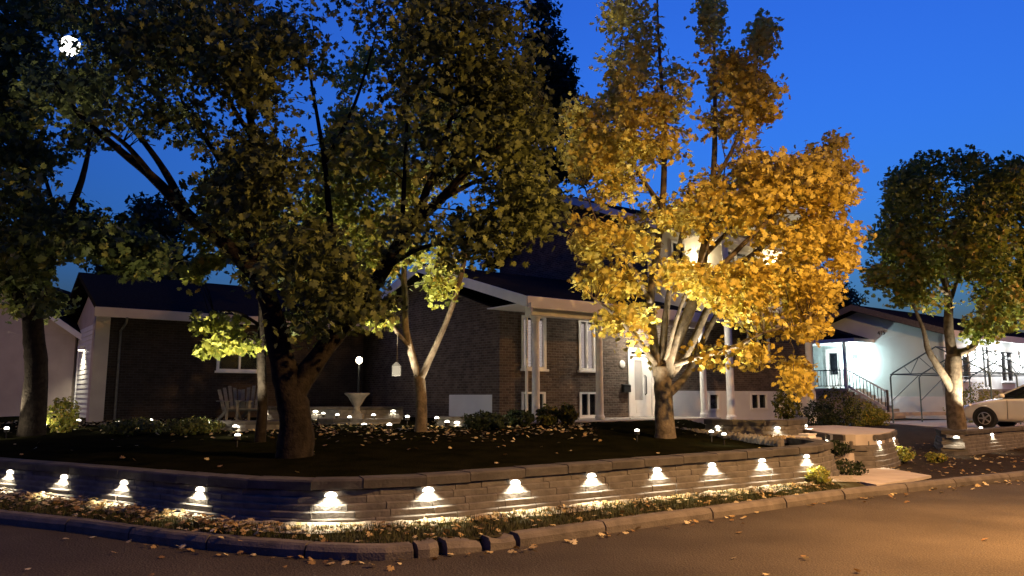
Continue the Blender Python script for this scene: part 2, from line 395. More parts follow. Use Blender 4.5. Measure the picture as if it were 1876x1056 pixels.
# ------------------------------------------------------------------ retaining walls of thin stacked blocks
def block_mesh(p, q, nn, z0, z1, dep, jit, m, c=0.012):
    """one wall block between plan points p and q; nn points to the street; top front edge eased"""
    d = (q-p).normalized()
    vs = []
    for e, sgn in ((p, 1), (q, -1)):
        e = e + d*(0.004*sgn)
        f = e + nn*jit; bk = e - nn*dep
        vs += [(f.x, f.y, z0), (f.x, f.y, z1-c), (f.x-nn.x*c, f.y-nn.y*c, z1), (bk.x, bk.y, z1), (bk.x, bk.y, z0)]
    fs = [(0,1,2,3,4), (9,8,7,6,5)] + [(k, 5+k, 5+(k+1)%5, (k+1)%5) for k in range(5)]
    return vs, fs
def block_wall(name, label, line, z0f, z1f, courses, step, cap_h, light_s, light_group, light_label, blen=(0.34,0.62), power=9.0, show=None, seed=1, over=0.03):
    rng = random.Random(seed)
    w = thing(name, label, 'garden wall')
    S = along(line); L = S[-1]
    def pt(s): return Vector((np.interp(s, S, line[:,0]), np.interp(s, S, line[:,1]), 0))
    def nr(s):
        d = (pt(min(s+0.15, L)) - pt(max(s-0.15, 0))).normalized(); return Vector((d.y, -d.x, 0))
    pieces = []
    for k in range(courses+1):
        cap = k == courses
        s = rng.uniform(-0.3, 0.0)
        while s < L:
            bl = rng.uniform(0.55, 0.85) if cap else rng.uniform(*blen)
            a = max(0, s); e = min(L, s+bl)
            if e - a > 0.05:
                mid = (a+e)/2; f0 = z0f(mid); ch = (z1f(mid) - cap_h - f0)/courses
                out = over if cap else step*(courses-1-k)
                zz0 = f0 + k*ch; zz1 = z1f(mid) if cap else zz0 + ch - 0.003
                if cap: zz0 += 0.0
                pa = pt(a) + nr(a)*out; pb = pt(e) + nr(e)*out
                pieces.append((mid, block_mesh(pa, pb, nr(mid), zz0, zz1, 0.30 if cap else 0.22+out, rng.uniform(-0.006, 0.006), None, 0.02 if cap else 0.013), cap))
            s += bl
    order = sorted(pieces, key=lambda q: (pt(q[0]).length if show is None else show(q[0])))
    rest = MB()
    for i, (mid, (vs, fs), cap) in enumerate(order):
        if i < 298:
            MB().add(vs, fs).build('cap_stone' if cap else 'wall_block', M['cap'] if cap else M['block'], w)
        else: rest.add(vs, fs)
    if rest.v: tag(rest.build('distant_blocks', M['block'], w), kind='stuff')
    for s in light_s:
        p = pt(s) + nr(s)*(step*0.0+0.004); n = nr(s)
        wall_light(p, n, z1f(s) - cap_h, light_label, light_group, power)
    return w
LIGHTS = []
_wl = {}
def wall_light(p, n, ztop, label, group, power):
    """half-moon LED light hung under a cap stone; n points out of the wall"""
    if 'h' not in _wl:
        h = MB(); h.box(-0.10, 0.10, -0.028, 0.0, -0.018, 0.0, 0.004)
        pr = [(0.085*math.cos(a), -0.018-0.0+0.0) for a in (0,)]
        dome = MB(); N = 12
        pts = [(0.066*math.cos(math.pi*i/N), 0.046*math.sin(math.pi*i/N)) for i in range(N+1)]
        dome.prism([(x, z-0.066) for x, z in pts], 'y', -0.030, -0.004)
        _wl['h'] = h.mesh('housing', M['bronze']); _wl['d'] = dome.mesh('lens', M['led'])
        _wl['l'] = bpy.data.lights.new('wall_light_glow', 'POINT')
    ang = math.atan2(n.y, n.x) + math.pi/2
    t = thing('wall_light', label, 'wall light', (p.x, p.y, ztop-0.002), ang, group)
    link('housing', _wl['h'], t); link('lens', _wl['d'], t)
    lamp('glow', 'SPOT', (0, -0.062, -0.045), power*1.5, WARM, t, 0.015, aim=(0, 0.03, -1), cone=124, blend=0.35)
    return t
def wall_s(line, x):
    S = along(line); return float(np.interp(x, line[:,0], S))
wl_x = [-9.4,-7.5,-6.3,-5.1,-3.74,-2.02,-.98,.03,1.05,2.05,2.99,3.94,4.9]
WL = WALL[(WALL[:,0] > -15)]
SW = along(WL)
def wx(s): return np.interp(s, SW, WL[:,0])
block_wall('retaining_wall', 'long curved grey block retaining wall along the street with lights under its cap', WL,
           lambda s: 0.10, lambda s: 0.665 + 0.013*max(-3, wx(s)+2.0), 6, 0.026, 0.11,
           [wall_s(WL, x) for x in wl_x], 'lights on the street wall', 'half-moon LED light under the cap of the long street retaining wall', power=40.0, seed=3)
# return of the wall into the steps
RET = smooth_line([(5.35,13.47),(5.75,13.95),(5.9,14.6),(5.75,15.6)], k=0.3)
block_wall('return_wall', 'short rounded end of the block wall turning in beside the garden steps', RET,
           lambda s: 0.10, lambda s: 0.765, 6, 0.026, 0.11, [], '', '', seed=5)
# curved tier right of the steps
T2L = smooth_line([tuple(at(u, 800, d)[:2]) for u, d in ((1486,17.6),(1505,16.7),(1535,15.85),(1569,15.6),(1605,15.9),(1632,16.9),(1642,18.4))], k=0.5)
S2 = along(T2L)
block_wall('stepped_wall', 'curved block wall holding the paved landing beside the concrete walk', T2L,
           lambda s: 0.10, lambda s: 0.80, 6, 0.03, 0.11, [S2[-1]*0.22, S2[-1]*0.50, S2[-1]*0.80], 'lights on the landing wall',
           'half-moon LED light on the curved wall under the paved landing', power=14.0, seed=8, blen=(0.28,0.5))
# planter wall in front of the house
T3L = smooth_line([tuple(at(u, 800, d)[:2]) for u, d in ((1292,18.3),(1330,17.6),(1380,17.3),(1430,17.3),(1465,17.7),(1478,18.6),(1480,19.8))], k=0.5)
S3 = along(T3L)
block_wall('planter_wall', 'raised block planter wall in front of the white foundation', T3L,
           lambda s: 0.45, lambda s: 1.05, 5, 0.025, 0.12, [S3[-1]*0.10, S3[-1]*0.38, S3[-1]*0.72], 'lights on the planter wall',
           'half-moon LED light on the raised planter wall below the white foundation', power=12.0, seed=11, blen=(0.28,0.5))
# low wall under the right-hand tree
T4L = smooth_line([tuple(at(u, 800, d)[:2]) for u, d in ((1716,20.6),(1728,19.2),(1757,18.9),(1800,19.9),(1842,20.9),(1900,22.3),(2050,26))], k=0.5)
S4 = along(T4L)
block_wall('bed_wall', 'low block wall edging the bed of the green tree near the parked car', T4L,
           lambda s: 0.15, lambda s: 0.74, 6, 0.025, 0.10, [1.75, 3.85, 6.4], 'lights on the bed wall',
           'half-moon LED light on the low bed wall near the parked car', power=14.0, seed=13)

# landing and walks
def slab(name, pix, z, th, m, kind='structure', label=None):
    pts = [gz(u, v, z) for u, v in pix]
    b = MB(); b.prism([(p.x, p.y) for p in pts], 'z', z-th, z)
    return tag(b.build(name, m), kind=kind)
slab('concrete_walk', [(1519,871),(1596,853),(1706,871.5),(1606,888.5)], 0.155, 0.12, M['concrete'])
lp = [Vector((x, y, 0)) for x, y in T2L[::6]]
b = MB(); b.prism([(p.x, p.y) for p in lp] + [(T2L[-1,0]-0.5, T2L[-1,1]+2.2), (T2L[0,0]+0.1, T2L[0,1]+2.2)], 'z', 0.6, 0.815)
tag(b.build('landing', M['concrete']), kind='structure')
b = MB(); b.prism([tuple(at(u, 700, d)[:2]) for u, d in ((1240,19.4),(1300,18.2),(1400,16.6),(1470,15.4),(1500,15.9),(1500,17.5),(1420,17.9),(1300,19.0),(1270,19.7))], 'z', 0.45, 0.71)
tag(b.build('garden_path', M['concrete']), kind='structure')
# steps between the walls
for k in range(3):
    c0 = at(1524, 800, 14.9 + 0.42*k); c1 = at(1556 - 12*k, 800, 15.2 + 0.42*k)
    MB().obox((c0.x, c0.y, 0.21+0.17*k), (c1.x, c1.y, 0.21+0.17*k), 0.42, 0.17).build('step', M['concrete'], bpy.data.objects.get('concrete_walk'))
# edging stones beside the garden path
edge = thing('path_edging', 'row of rough stones edging the garden path beside the yellow maple', 'edging')
for i in range(26):
    f = i/25; u = 1238 + (1425-1238)*f; d = 19.3 - 4.6*f
    p = at(u, 700, d); rr = R.uniform(0.07, 0.13)
    b = MB(); N = 7
    ring = [[(p.x + rr*R.uniform(0.75,1.1)*math.cos(2*math.pi*k/N)*sc_, p.y + rr*R.uniform(0.6,1.0)*math.sin(2*math.pi*k/N)*sc_, 0.64 + zz*R.uniform(0.7,1.0)) for k in range(N)] for sc_, zz in ((1,0),(1.02,0.12),(0.6,0.19))]
    b.add([q for r_ in ring for q in r_], [(a*N+k, a*N+(k+1)%N, (a+1)*N+(k+1)%N, (a+1)*N+k) for a in range(2) for k in range(N)] + [tuple(range(2*N, 3*N))])
    b.build('edging_stone', M['stone'], edge)
#@@TREES@@
# ------------------------------------------------------------------ houses
TH = math.radians(36.87)
E1 = Vector((math.cos(TH), math.sin(TH), 0)); E2 = Vector((-math.sin(TH), math.cos(TH), 0))

def wall_openings(x0, x1, z0, z1, holes, y, th, parent, name, m, axis='x'):
    """a wall slab with rectangular openings (a, b, za, zb): built as bands so the openings are real"""
    zs = sorted({z0, z1, *[h[2] for h in holes], *[h[3] for h in holes]})
    zs = [z for z in zs if z0 <= z <= z1]
    b = MB()
    for za, zb in zip(zs[:-1], zs[1:]):
        zm = (za+zb)/2; cuts = sorted([(h[0], h[1]) for h in holes if h[2] < zm < h[3]])
        x = x0
        for a, c in cuts + [(x1, x1)]:
            if a > x + 1e-6:
                if axis == 'x': b.box(x, a, y, y+th, za, zb)
                else: b.box(y, y+th, x, a, za, zb)
            x = max(x, c)
    return b.build(name, m, parent)

def window(parent, x0, x1, z0, z1, y=0.0, mull=1, blind=None, frame=0.06, sill=True, depth=0.09, m='white', glass='glass', name='window'):
    """framed window set in an opening of a wall whose face is at y (facing -y)"""
    f = MB(); w = frame
    f.box(x0-0.03, x0+w, y-0.025, y+depth, z0, z1); f.box(x1-w, x1+0.03, y-0.025, y+depth, z0, z1)
    f.box(x0+w, x1-w, y-0.025, y+depth, z1-w, z1); f.box(x0+w, x1-w, y-0.025, y+depth, z0, z0+w)
    for k in range(1, mull+1):
        xm = x0 + (x1-x0)*k/(mull+1); f.box(xm-w*0.5, xm+w*0.5, y-0.012, y+depth, z0+w, z1-w)
    fr = f.build(name, M[m], parent)
    for k in range(mull+1):
        a = x0 + (x1-x0)*k/(mull+1) + w*0.5; c = x0 + (x1-x0)*(k+1)/(mull+1) - w*0.5
        MB().box(a, c, y+0.045, y+0.055, z0+w, z1-w).build('pane', M[glass], fr)
        if blind:
            bl = MB(); n = int((z1-z0-2*w)/0.085)
            for i in range(n):
                zz = z0+w+0.01 + i*0.085
                bl.add([(a+.01,y+0.10,zz),(c-.01,y+0.10,zz),(c-.01,y+0.085,zz+0.078),(a+.01,y+0.085,zz+0.078)], [(0,1,2,3)])
            tag(bl.build('blind', M[blind], fr), kind='stuff')
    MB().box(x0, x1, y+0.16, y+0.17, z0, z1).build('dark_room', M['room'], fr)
    if sill: MB().box(x0-0.08, x1+0.08, y-0.08, y+0.02, z0-0.07, z0-0.002, 0.008).build('sill', M['white'], fr)
    return fr
def gable_roof(parent, x0, x1, y0, y1, ze, pitch, th=0.16, name='roof'):
    """ridge along x; returns roof object and ridge height"""
    ym = (y0+y1)/2; zr = ze + pitch*(ym-y0)
    b = MB(); b.prism([(y0,ze),(ym,zr),(y1,ze),(y1,ze+th),(ym,zr+th),(y0,ze+th)], 'x', x0, x1)
    return b.build(name, M['roof'], parent), zr

# ---- main house: local x along the facade, y to the back
C0 = (-0.35, 21.5, 0)
H = thing('brick_house', 'dark brown brick split-level house with white porch columns behind the yellow maple', 'house', C0, TH)
ZS = 0.92
holes = [(0.80,1.66,2.36,3.90),(3.00,3.64,2.36,3.90),(0.80,1.62,0.95,1.70),(3.00,3.72,0.95,1.70),(5.10,6.25,0.94,3.12),
         (11.35,12.65,2.90,4.05),(8.98,9.55,1.08,1.68),(11.36,12.35,1.08,1.68)]
wall_openings(0, 7.15, 0.5, 3.98, holes, 0.0, 0.24, H, 'wall', M['brick'])
wall_openings(7.15, 15.6, 1.76, 4.3, holes, 0.0, 0.24, H, 'wall', M['brick'])
wall_openings(7.15, 15.6, 0.5, 1.757, holes, -0.015, 0.255, H, 'foundation', M['plaster'])
# left gable end, rear and right walls
g = MB(); g.prism([(0.24,0.5),(9.0,0.5),(9.0,3.98),(4.5,5.42),(0.24,4.05)], 'x', 0.0, 0.24); g.build('wall', M['brick'], H)
g = MB(); g.box(0.24, 15.6, 8.76, 9.0, 0.5, 4.0); g.box(15.36, 15.6, 0.24, 8.76, 0.5, 7.1); g.build('wall', M['brick'], H)
MB().box(-0.012, 0.0, 0.35, 2.6, 0.5, 1.62).build('foundation', M['plaster'], H)
# lower roof with the porch overhang
roof, zr = gable_roof(H, -0.45, 6.6, -1.85, 9.6, 4.02, 0.29)
f = MB(); f.box(-0.47, 6.6, -1.90, -1.853, 3.86, 4.17, 0.01); f.build('fascia', M['white'], H)
f = MB(); f.box(-0.44, 6.6, -1.86, -0.001, 3.985, 4.015); f.build('soffit', M['white'], H)
f = MB()
for ya, za, yb, zb in ((-1.88,4.02,3.875,4.02+0.29*5.725),(9.6,4.02,3.875,4.02+0.29*5.725)):
    f.add([(-0.50,ya,za-0.14),(-0.453,ya,za-0.14),(-0.453,yb,zb-0.14),(-0.50,yb,zb-0.14),(-0.50,ya,za+0.14),(-0.453,ya,za+0.14),(-0.453,yb,zb+0.14),(-0.50,yb,zb+0.14)],
          [(0,1,2,3),(4,5,6,7),(0,1,5,4),(1,2,6,5),(2,3,7,6),(3,0,4,7)])
f.build('rake_board', M['white'], H)
f = MB(); f.box(-0.15, 6.6, -1.66, -1.36, 3.70, 3.982, 0.01); f.build('porch_beam', M['white'], H)
f = MB(); f.tube([(-0.42,-1.95,3.98),(-0.42,-1.98,3.75),(-0.30,-1.62,3.62),(-0.30,-1.62,0.95)], 0.04, 8); f.build('downspout', M['white'], H)
# porch slab
MB().box(-0.7, 7.1, -2.0, -0.001, 0.55, ZS, 0.015).build('porch_slab', M['concrete'], H)
MB().box(4.3, 7.0, -2.55, -2.003, 0.5, 0.76, 0.012).build('porch_step', M['concrete'], H)
def column(x, y, z0, z1, r=0.105):
    c = MB(); c.lathe([(r*1.35,z0),(r*1.35,z0+0.10),(r*1.15,z0+0.12),(r,z0+0.17),(r*0.93,z1-0.16),(r*1.12,z1-0.12),(r*1.12,z1-0.07),(r*1.3,z1-0.05),(r*1.3,z1)], 18, (x, y))
    return c.build('column', M['white'], H, smooth=False)
column(0.10, -1.5, ZS+0.001, 3.70); column(2.40, -1.5, ZS+0.001, 3.70)
column(6.90, -1.5, ZS+0.001, 4.25)
# windows and door
window(H, 0.80, 1.66, 2.36, 3.90, blind='glow_blind'); window(H, 3.00, 3.64, 2.36, 3.90, blind='glow_blind')
window(H, 0.80, 1.62, 0.95, 1.70); window(H, 3.00, 3.72, 0.95, 1.70)
window(H, 11.35, 12.65, 2.90, 4.05, blind='blind'); window(H, 8.98, 9.55, 1.08, 1.68, y=-0.015, mull=0, sill=False, glass='glass_dark'); window(H, 11.36, 12.35, 1.08, 1.68, y=-0.015, mull=1, sill=False, glass='glass_dark')
d = MB(); d.box(5.06,5.20,-0.03,0.12,0.93,3.12); d.box(6.12,6.27,-0.03,0.12,0.93,3.12); d.box(5.20,6.12,-0.03,0.12,3.0,3.12); d.box(5.20,6.12,-0.03,0.12,2.86,2.92); d.box(5.2,6.12,-0.05,0.12,0.925,0.96)
fr = d.build('door_frame', M['white'], H)
MB().box(5.20,6.12,0.03,0.05,2.92,3.0).build('transom', M['glass'], fr)
dd = MB(); dd.box(5.205,5.36,0.0,0.05,0.965,2.855); dd.box(5.72,6.115,0.0,0.05,0.965,2.855); dd.box(5.36,5.72,0.0,0.05,2.72,2.855); dd.box(5.36,5.72,0.0,0.05,0.965,1.45)
dd.box(5.40,5.68,-0.012,-0.001,1.05,1.36,0.004)
dr = dd.build('door', M['white'], H)
MB().box(5.36,5.72,0.02,0.03,1.45,2.72).build('door_glass', mat('frosted_glass', (0.34,0.33,0.32), 0.35, (0.42,0.38,0.36), 4), dr)
ha = MB(); ha.tube([(5.83,-0.005,1.62),(5.83,-0.07,1.67),(5.83,-0.07,2.20),(5.83,-0.005,2.25)], 0.017, 8); ha.build('handle', M['dark'], dr)
# round plate and letter box beside the door
pl = MB(); pl.lathe([(0.12,0.0),(0.135,0.012),(0.12,0.03),(0.03,0.035)], 20)
o = pl.build('house_plaque', M['white'], None, True); tag(o, 'small round white plaque on the brick beside the front door', 'plaque')
pw = Vector(C0) + E1*4.80 + E2*(-0.002); o.location = (pw.x, pw.y, 2.58); o.rotation_euler = (math.radians(90), 0, TH)
pw = Vector(C0) + E1*4.92 + E2*(-0.002)
t = thing('mailbox', 'black wall mailbox on the brick beside the front door', 'mailbox', (pw.x, pw.y, 1.86), TH)
MB().box(-0.15,0.15,-0.12,0.0,-0.16,0.06,0.01).build('body', M['dark'], t); MB().prism([(-0.14,0.062),(0.0,0.10),(0.0,0.062)], 'x', -0.16, 0.16).build('lid', M['dark'], t)

# ---- upper storey on the right, ridge parallel to the facade, plus a front portico gable
UX0, UX1 = 6.35, 15.6
uh = [(10.2,12.2,4.65,6.95),(13.6,14.75,5.85,6.95),(7.3,8.0,5.6,6.9)]
wall_openings(UX0, UX1, 4.303, 7.2, uh, 0.0, 0.24, H, 'upper_wall', M['cream'])
g = MB(); g.prism([(0.24,4.0),(8.76,4.0),(8.76,7.18),(4.5,9.0),(0.24,7.25)], 'x', UX0, UX0+0.24); g.build('upper_wall', M['brick'], H)
uroof, uzr = gable_roof(H, UX0-0.4, UX1+0.4, -0.6, 9.6, 7.12, 0.40, name='upper_roof')
f = MB(); ymu = 4.5; zmu = 7.12 + 0.40*5.1
for ya, yb in ((-0.63, ymu), (9.63, ymu)):
    za = 7.12-0.01; zb = zmu
    f.add([(UX0-0.45,ya,za-0.1),(UX0-0.403,ya,za-0.1),(UX0-0.403,yb,zb-0.1),(UX0-0.45,yb,zb-0.1),(UX0-0.45,ya,za+0.17),(UX0-0.403,ya,za+0.17),(UX0-0.403,yb,zb+0.17),(UX0-0.45,yb,zb+0.17)],
          [(0,1,2,3),(4,5,6,7),(0,1,5,4),(1,2,6,5),(2,3,7,6),(3,0,4,7)])
f.build('rake_board', M['white'], H)
f = MB(); f.box(UX0-0.4, UX1+0.4, -0.64, -0.603, 7.0, 7.28); f.build('fascia', M['white'], H)
# portico gable over the balcony
PX0, PX1, PZ = 6.75, 14.25, 7.40; pm = (PX0+PX1)/2; pr_ = 0.36
pz = PZ + pr_*(pm-PX0)
b = MB(); b.prism([(PX0,PZ),(pm,pz),(PX1,PZ),(PX1,PZ+0.15),(pm,pz+0.15),(PX0,PZ+0.15)], 'y', -1.95, 3.2); b.build('portico_roof', M['roof'], H)
b = MB()
for sg in (-1, 1):
    xa = pm + sg*(pm-PX0); 
    b.add([(xa,-2.0,PZ-0.16),(pm,-2.0,pz-0.16),(pm,-2.0,pz+0.15),(xa,-2.0,PZ+0.15),(xa,-1.953,PZ-0.16),(pm,-1.953,pz-0.16),(pm,-1.953,pz+0.15),(xa,-1.953,PZ+0.15)],
          [(0,1,2,3),(4,5,6,7),(0,1,5,4),(1,2,6,5),(2,3,7,6),(3,0,4,7)])
b.build('rake_board', M['white'], H)
b = MB(); b.add([(PX0+.05,-1.94,PZ-0.05),(pm,-1.94,pz-0.03),(pm,-0.01,pz-0.03),(PX0+.05,-0.01,PZ-0.05),(PX1-.05,-1.94,PZ-0.05),(PX1-.05,-0.01,PZ-0.05)], [(0,1,2,3),(1,4,5,2)]); b.build('soffit', M['white'], H)
b = MB(); b.box(7.6, 13.6, -0.03, -0.002, 7.203, 7.4); b.prism([(7.2,7.42),(13.8,7.42),(pm,pz-0.1)], 'y', -0.03, -0.002); b.build('gable_infill', M['cream'], H)
# balcony
b = MB(); b.box(8.0, 13.3, -1.75, -0.002, 4.28, 4.46, 0.01); b.build('balcony_floor', M['white'], H)
b = MB(); b.box(6.603, 13.3, -1.66, -1.40, 3.98, 4.275, 0.01); b.build('porch_beam', M['white'], H)
rl = MB(); rl.box(8.05, 13.25, -1.72, -1.66, 5.36, 5.43); rl.box(8.05, 13.25, -1.71, -1.67, 4.56, 4.60); rail = rl.build('balcony_rail', M['white'], H)
bal = MB(); bal.box(-0.015,0.015,-0.015,0.015,4.60,5.36); bm_ = bal.mesh('baluster', M['white'])
for i in range(44): link('baluster', bm_, rail, (8.12 + i*0.118, -1.69, 0))
for x in (8.25, 12.90): column(x, -1.5, ZS-0.1, 4.0, 0.13); column(x, -1.5, 4.47, 7.38, 0.11)
b = MB(); b.box(6.9, 14.1, -1.62, -1.38, 7.383, 7.52); b.build('portico_beam', M['white'], H)
window(H, 10.2, 12.2, 4.65, 6.95, mull=2, blind='litwarm', sill=False, frame=0.09, name='balcony_door')
window(H, 13.6, 14.75, 5.85, 6.95, mull=0, glass='glass_dark'); window(H, 7.3, 8.0, 5.6, 6.9, mull=0, glass='glass_dark')
cl = MB()
for i in range(int(2.9/0.16)):
    pass
# wall lanterns on the balcony, soffit lamp above the door
def lantern(name, label, loc, rz, mglass, power, color, group=None, scale=1.0):
    t = thing(name, label, 'lamp', loc, rz, group)
    k = scale
    MB().box(-0.05*k,0.05*k,-0.02*k,0.0,-0.09*k,0.09*k,0.004).build('back_plate', M['dark'], t)
    MB().tube([(0,-0.02*k,0.06*k),(0,-0.08*k,0.12*k),(0,-0.12*k,0.09*k)], 0.012*k, 6).build('arm', M['dark'], t)
    MB().lathe([(0.05*k,-0.12*k),(0.075*k,-0.05*k),(0.075*k,0.05*k),(0.05*k,0.07*k)], 12, (0,-0.12*k)).build('glass', M[mglass], t)
    MB().lathe([(0.085*k,0.07*k),(0.06*k,0.10*k),(0.012*k,0.13*k)], 12, (0,-0.12*k)).build('cap', M['dark'], t)
    lamp('glow', 'POINT', (0,-0.24*k,-0.02), power, color, t, 0.06)
    return t
def hw(x, y, z): 
    p = Vector(C0) + E1*x + E2*y; return (p.x, p.y, z)
lantern('wall_lantern', 'bright wall lantern on the balcony wall beside the maple limbs', hw(8.75,-0.002,6.45), TH, 'lampglass', 110, (1,0.80,0.48))
lantern('wall_lantern', 'bright wall lantern between the balcony doors and the upper corner window', hw(13.0,-0.002,6.75), TH, 'lampglass', 110, (1,0.80,0.48))
t = thing('porch_ceiling_lamp', 'small ceiling lamp in the porch soffit above the front door', 'lamp', hw(5.55,-0.85,3.985), TH)
MB().lathe([(0.11,0.0),(0.11,-0.02)], 16).build('rim', M['white'], t); MB().lathe([(0.085,-0.021),(0.08,-0.05),(0.04,-0.075)], 16).build('lens', M['led'], t)
lamp('glow', 'POINT', (0,0,-0.16), 220, (1.0,0.90,0.72), t, 0.05)

# ---- garage house at the left: brick front, gable end with lit siding
CD = at(193, 700, 22.5); CD.z = 0
D = thing('garage_house', 'low dark brick house with a shingled roof and small white double window', 'house', CD, TH)
dh = [(3.15,4.55,2.38,3.20)]
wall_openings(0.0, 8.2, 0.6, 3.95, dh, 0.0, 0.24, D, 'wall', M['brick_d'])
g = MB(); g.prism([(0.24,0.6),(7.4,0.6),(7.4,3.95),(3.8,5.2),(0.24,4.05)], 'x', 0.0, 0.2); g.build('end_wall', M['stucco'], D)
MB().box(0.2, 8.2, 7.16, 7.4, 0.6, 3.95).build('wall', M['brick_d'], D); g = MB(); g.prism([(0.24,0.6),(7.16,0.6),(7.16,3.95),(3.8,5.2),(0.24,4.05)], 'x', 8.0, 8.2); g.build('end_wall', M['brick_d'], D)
MB().box(-0.38, 0.0, -0.12, 0.34, 0.6, 3.93, 0.01).build('corner_pilaster', M['stucco'], D)
window(D, 3.15, 4.55, 2.38, 3.20, mull=1)
gable_roof(D, -0.45, 8.6, -0.55, 8.0, 3.98, 0.36)
MB().box(-0.5, 8.6, -0.62, -0.553, 3.84, 4.12, 0.01).build('fascia', M['stucco'], D)
MB().tube([(0.35,-0.62,3.86),(0.35,-0.5,3.7),(0.3,-0.06,3.5),(0.3,-0.06,0.9)], 0.035, 8).build('downspout', M['wood'], D)
pk = MB(); pk.prism([(-0.02,0.0),(-0.035,0.005),(-0.02,0.165),(0.0,0.165),(0.0,0.0)][::-1], 'y', 0.36, 6.9); pkm = pk.mesh('siding_plank', M['siding'])
for i in range(20): link('siding_plank', pkm, D, (-0.002, 0, 0.72 + i*0.158))
MB().box(-0.07,-0.03,5.4,5.52,0.7,3.4).build('corner_board', M['white'], D)
p = Vector(CD) + E1*(-0.045) + E2*4.3
t = thing('wall_lamp', 'small box wall lamp shining down the pale siding of the garage house', 'lamp', (p.x, p.y, 3.12), TH - math.pi/2)
MB().box(-0.2,0.2,-0.16,0.0,0.0,0.14,0.01).build('housing', M['white'], t); MB().box(-0.15,0.15,-0.14,-0.02,-0.022,-0.002).build('lens', M['led'], t)
lamp('glow', 'SPOT', (0,-0.22,-0.05), 190, (1.0,0.92,0.70), t, 0.04, aim=(0,0.10,-1), cone=130, blend=0.9)

# ---- stucco garage far left
CE = at(132, 700, 27.0); CE.z = 0
G = thing('stucco_garage', 'beige stucco garage with a panelled door behind the dark trunk', 'garage', CE, math.radians(8))
wall_openings(-6.2, 0.0, 0.6, 3.75, [(-5.7,-2.55,0.6,3.2)], 0.0, 0.25, G, 'wall', M['stucco'])
g = MB(); g.prism([(-6.2,3.752),(0.0,3.752),(-3.1,5.9)], 'y', 0.0, 0.25); g.build('gable_wall', M['stucco'], G)
MB().box(-0.25,0.0,0.25,6.5,0.6,3.75).build('wall', M['stucco'], G); MB().box(-6.2,-5.95,0.25,6.5,0.6,3.75).build('wall', M['stucco'], G)
b = MB(); b.prism([(-6.7,3.45),(-3.1,5.95),(0.5,3.45),(0.5,3.62),(-3.1,6.12),(-6.7,3.62)], 'y', -0.4, 6.8); b.build('roof', M['roof'], G)
b = MB()
for sg in (-1,1):
    xa = -3.1+sg*3.6
    b.add([(xa,-0.46,3.40),(-3.1,-0.46,5.90),(-3.1,-0.46,6.12),(xa,-0.46,3.62),(xa,-0.403,3.40),(-3.1,-0.403,5.90),(-3.1,-0.403,6.12),(xa,-0.403,3.62)],
          [(0,1,2,3),(4,5,6,7),(0,1,5,4),(1,2,6,5),(2,3,7,6),(3,0,4,7)])
b.build('rake_board', M['white'], G)
gd = MB(); gd.box(-5.7,-2.55,0.10,0.13,0.7,3.2); gdo = gd.build('garage_door', M['stucco'], G)
for r_ in range(4):
    for c_ in range(5):
        x = -5.66 + c_*0.625
        MB().box(x+0.04, x+0.585, 0.075, 0.098, 0.76+r_*0.62, 1.30+r_*0.62, 0.008).build('door_panel', M['stucco'] if c_ < 4 else M['glass_dark'], gdo)

# ---- neighbour on the right
CB = at(1733, 700, 36.0); CB.z = 0
B = thing('pale_house', 'pale neighbouring house with a lit side porch and stairs', 'house', CB, TH)
bh_ = [(5.1,6.0,1.98,4.05)]
wall_openings(0.0, 8.2, 0.5, 4.45, bh_, 0.0, 0.22, B, 'side_wall', M['bsiding'], axis='y')
MB().prism([(0.0,4.453),(8.2,4.453),(4.1,5.85)], 'x', 0.0, 0.22).build('gable_wall', M['bsiding'], B)
MB().box(-0.015,0.22,-0.01,8.2,0.5,1.55).build('foundation', M['plaster'], B)
fo = [(1.0,2.6,2.3,3.9),(4.0,5.0,1.95,4.1),(6.2,7.8,2.3,3.9),(9.3,10.9,2.3,3.9)]
wall_openings(0.0, 13.0, 0.5, 4.45, fo, -0.03, 0.22, B, 'front_wall', M['white'])
for a, c, za, zb in fo: window(B, a, c, za, zb, y=-0.03, mull=1, blind='blind', name='window')
rf, _ = gable_roof(B, -0.5, 13.5, -0.6, 8.8, 4.42, 0.34, 0.2)
b = MB()
for ya, yb in ((-0.64,4.1),(8.84,4.1)):
    za, zb = 4.40, 4.42+0.34*4.7
    b.add([(-0.56,ya,za-0.1),(-0.503,ya,za-0.1),(-0.503,yb,zb-0.1),(-0.56,yb,zb-0.1),(-0.56,ya,za+0.2),(-0.503,ya,za+0.2),(-0.503,yb,zb+0.2),(-0.56,yb,zb+0.2)],
          [(0,1,2,3),(4,5,6,7),(0,1,5,4),(1,2,6,5),(2,3,7,6),(3,0,4,7)])
b.build('rake_board', M['wood'], B)
b = MB(); b.box(-0.5,13.5,-0.66,-0.603,4.28,4.6); b.build('fascia', M['white'], B)
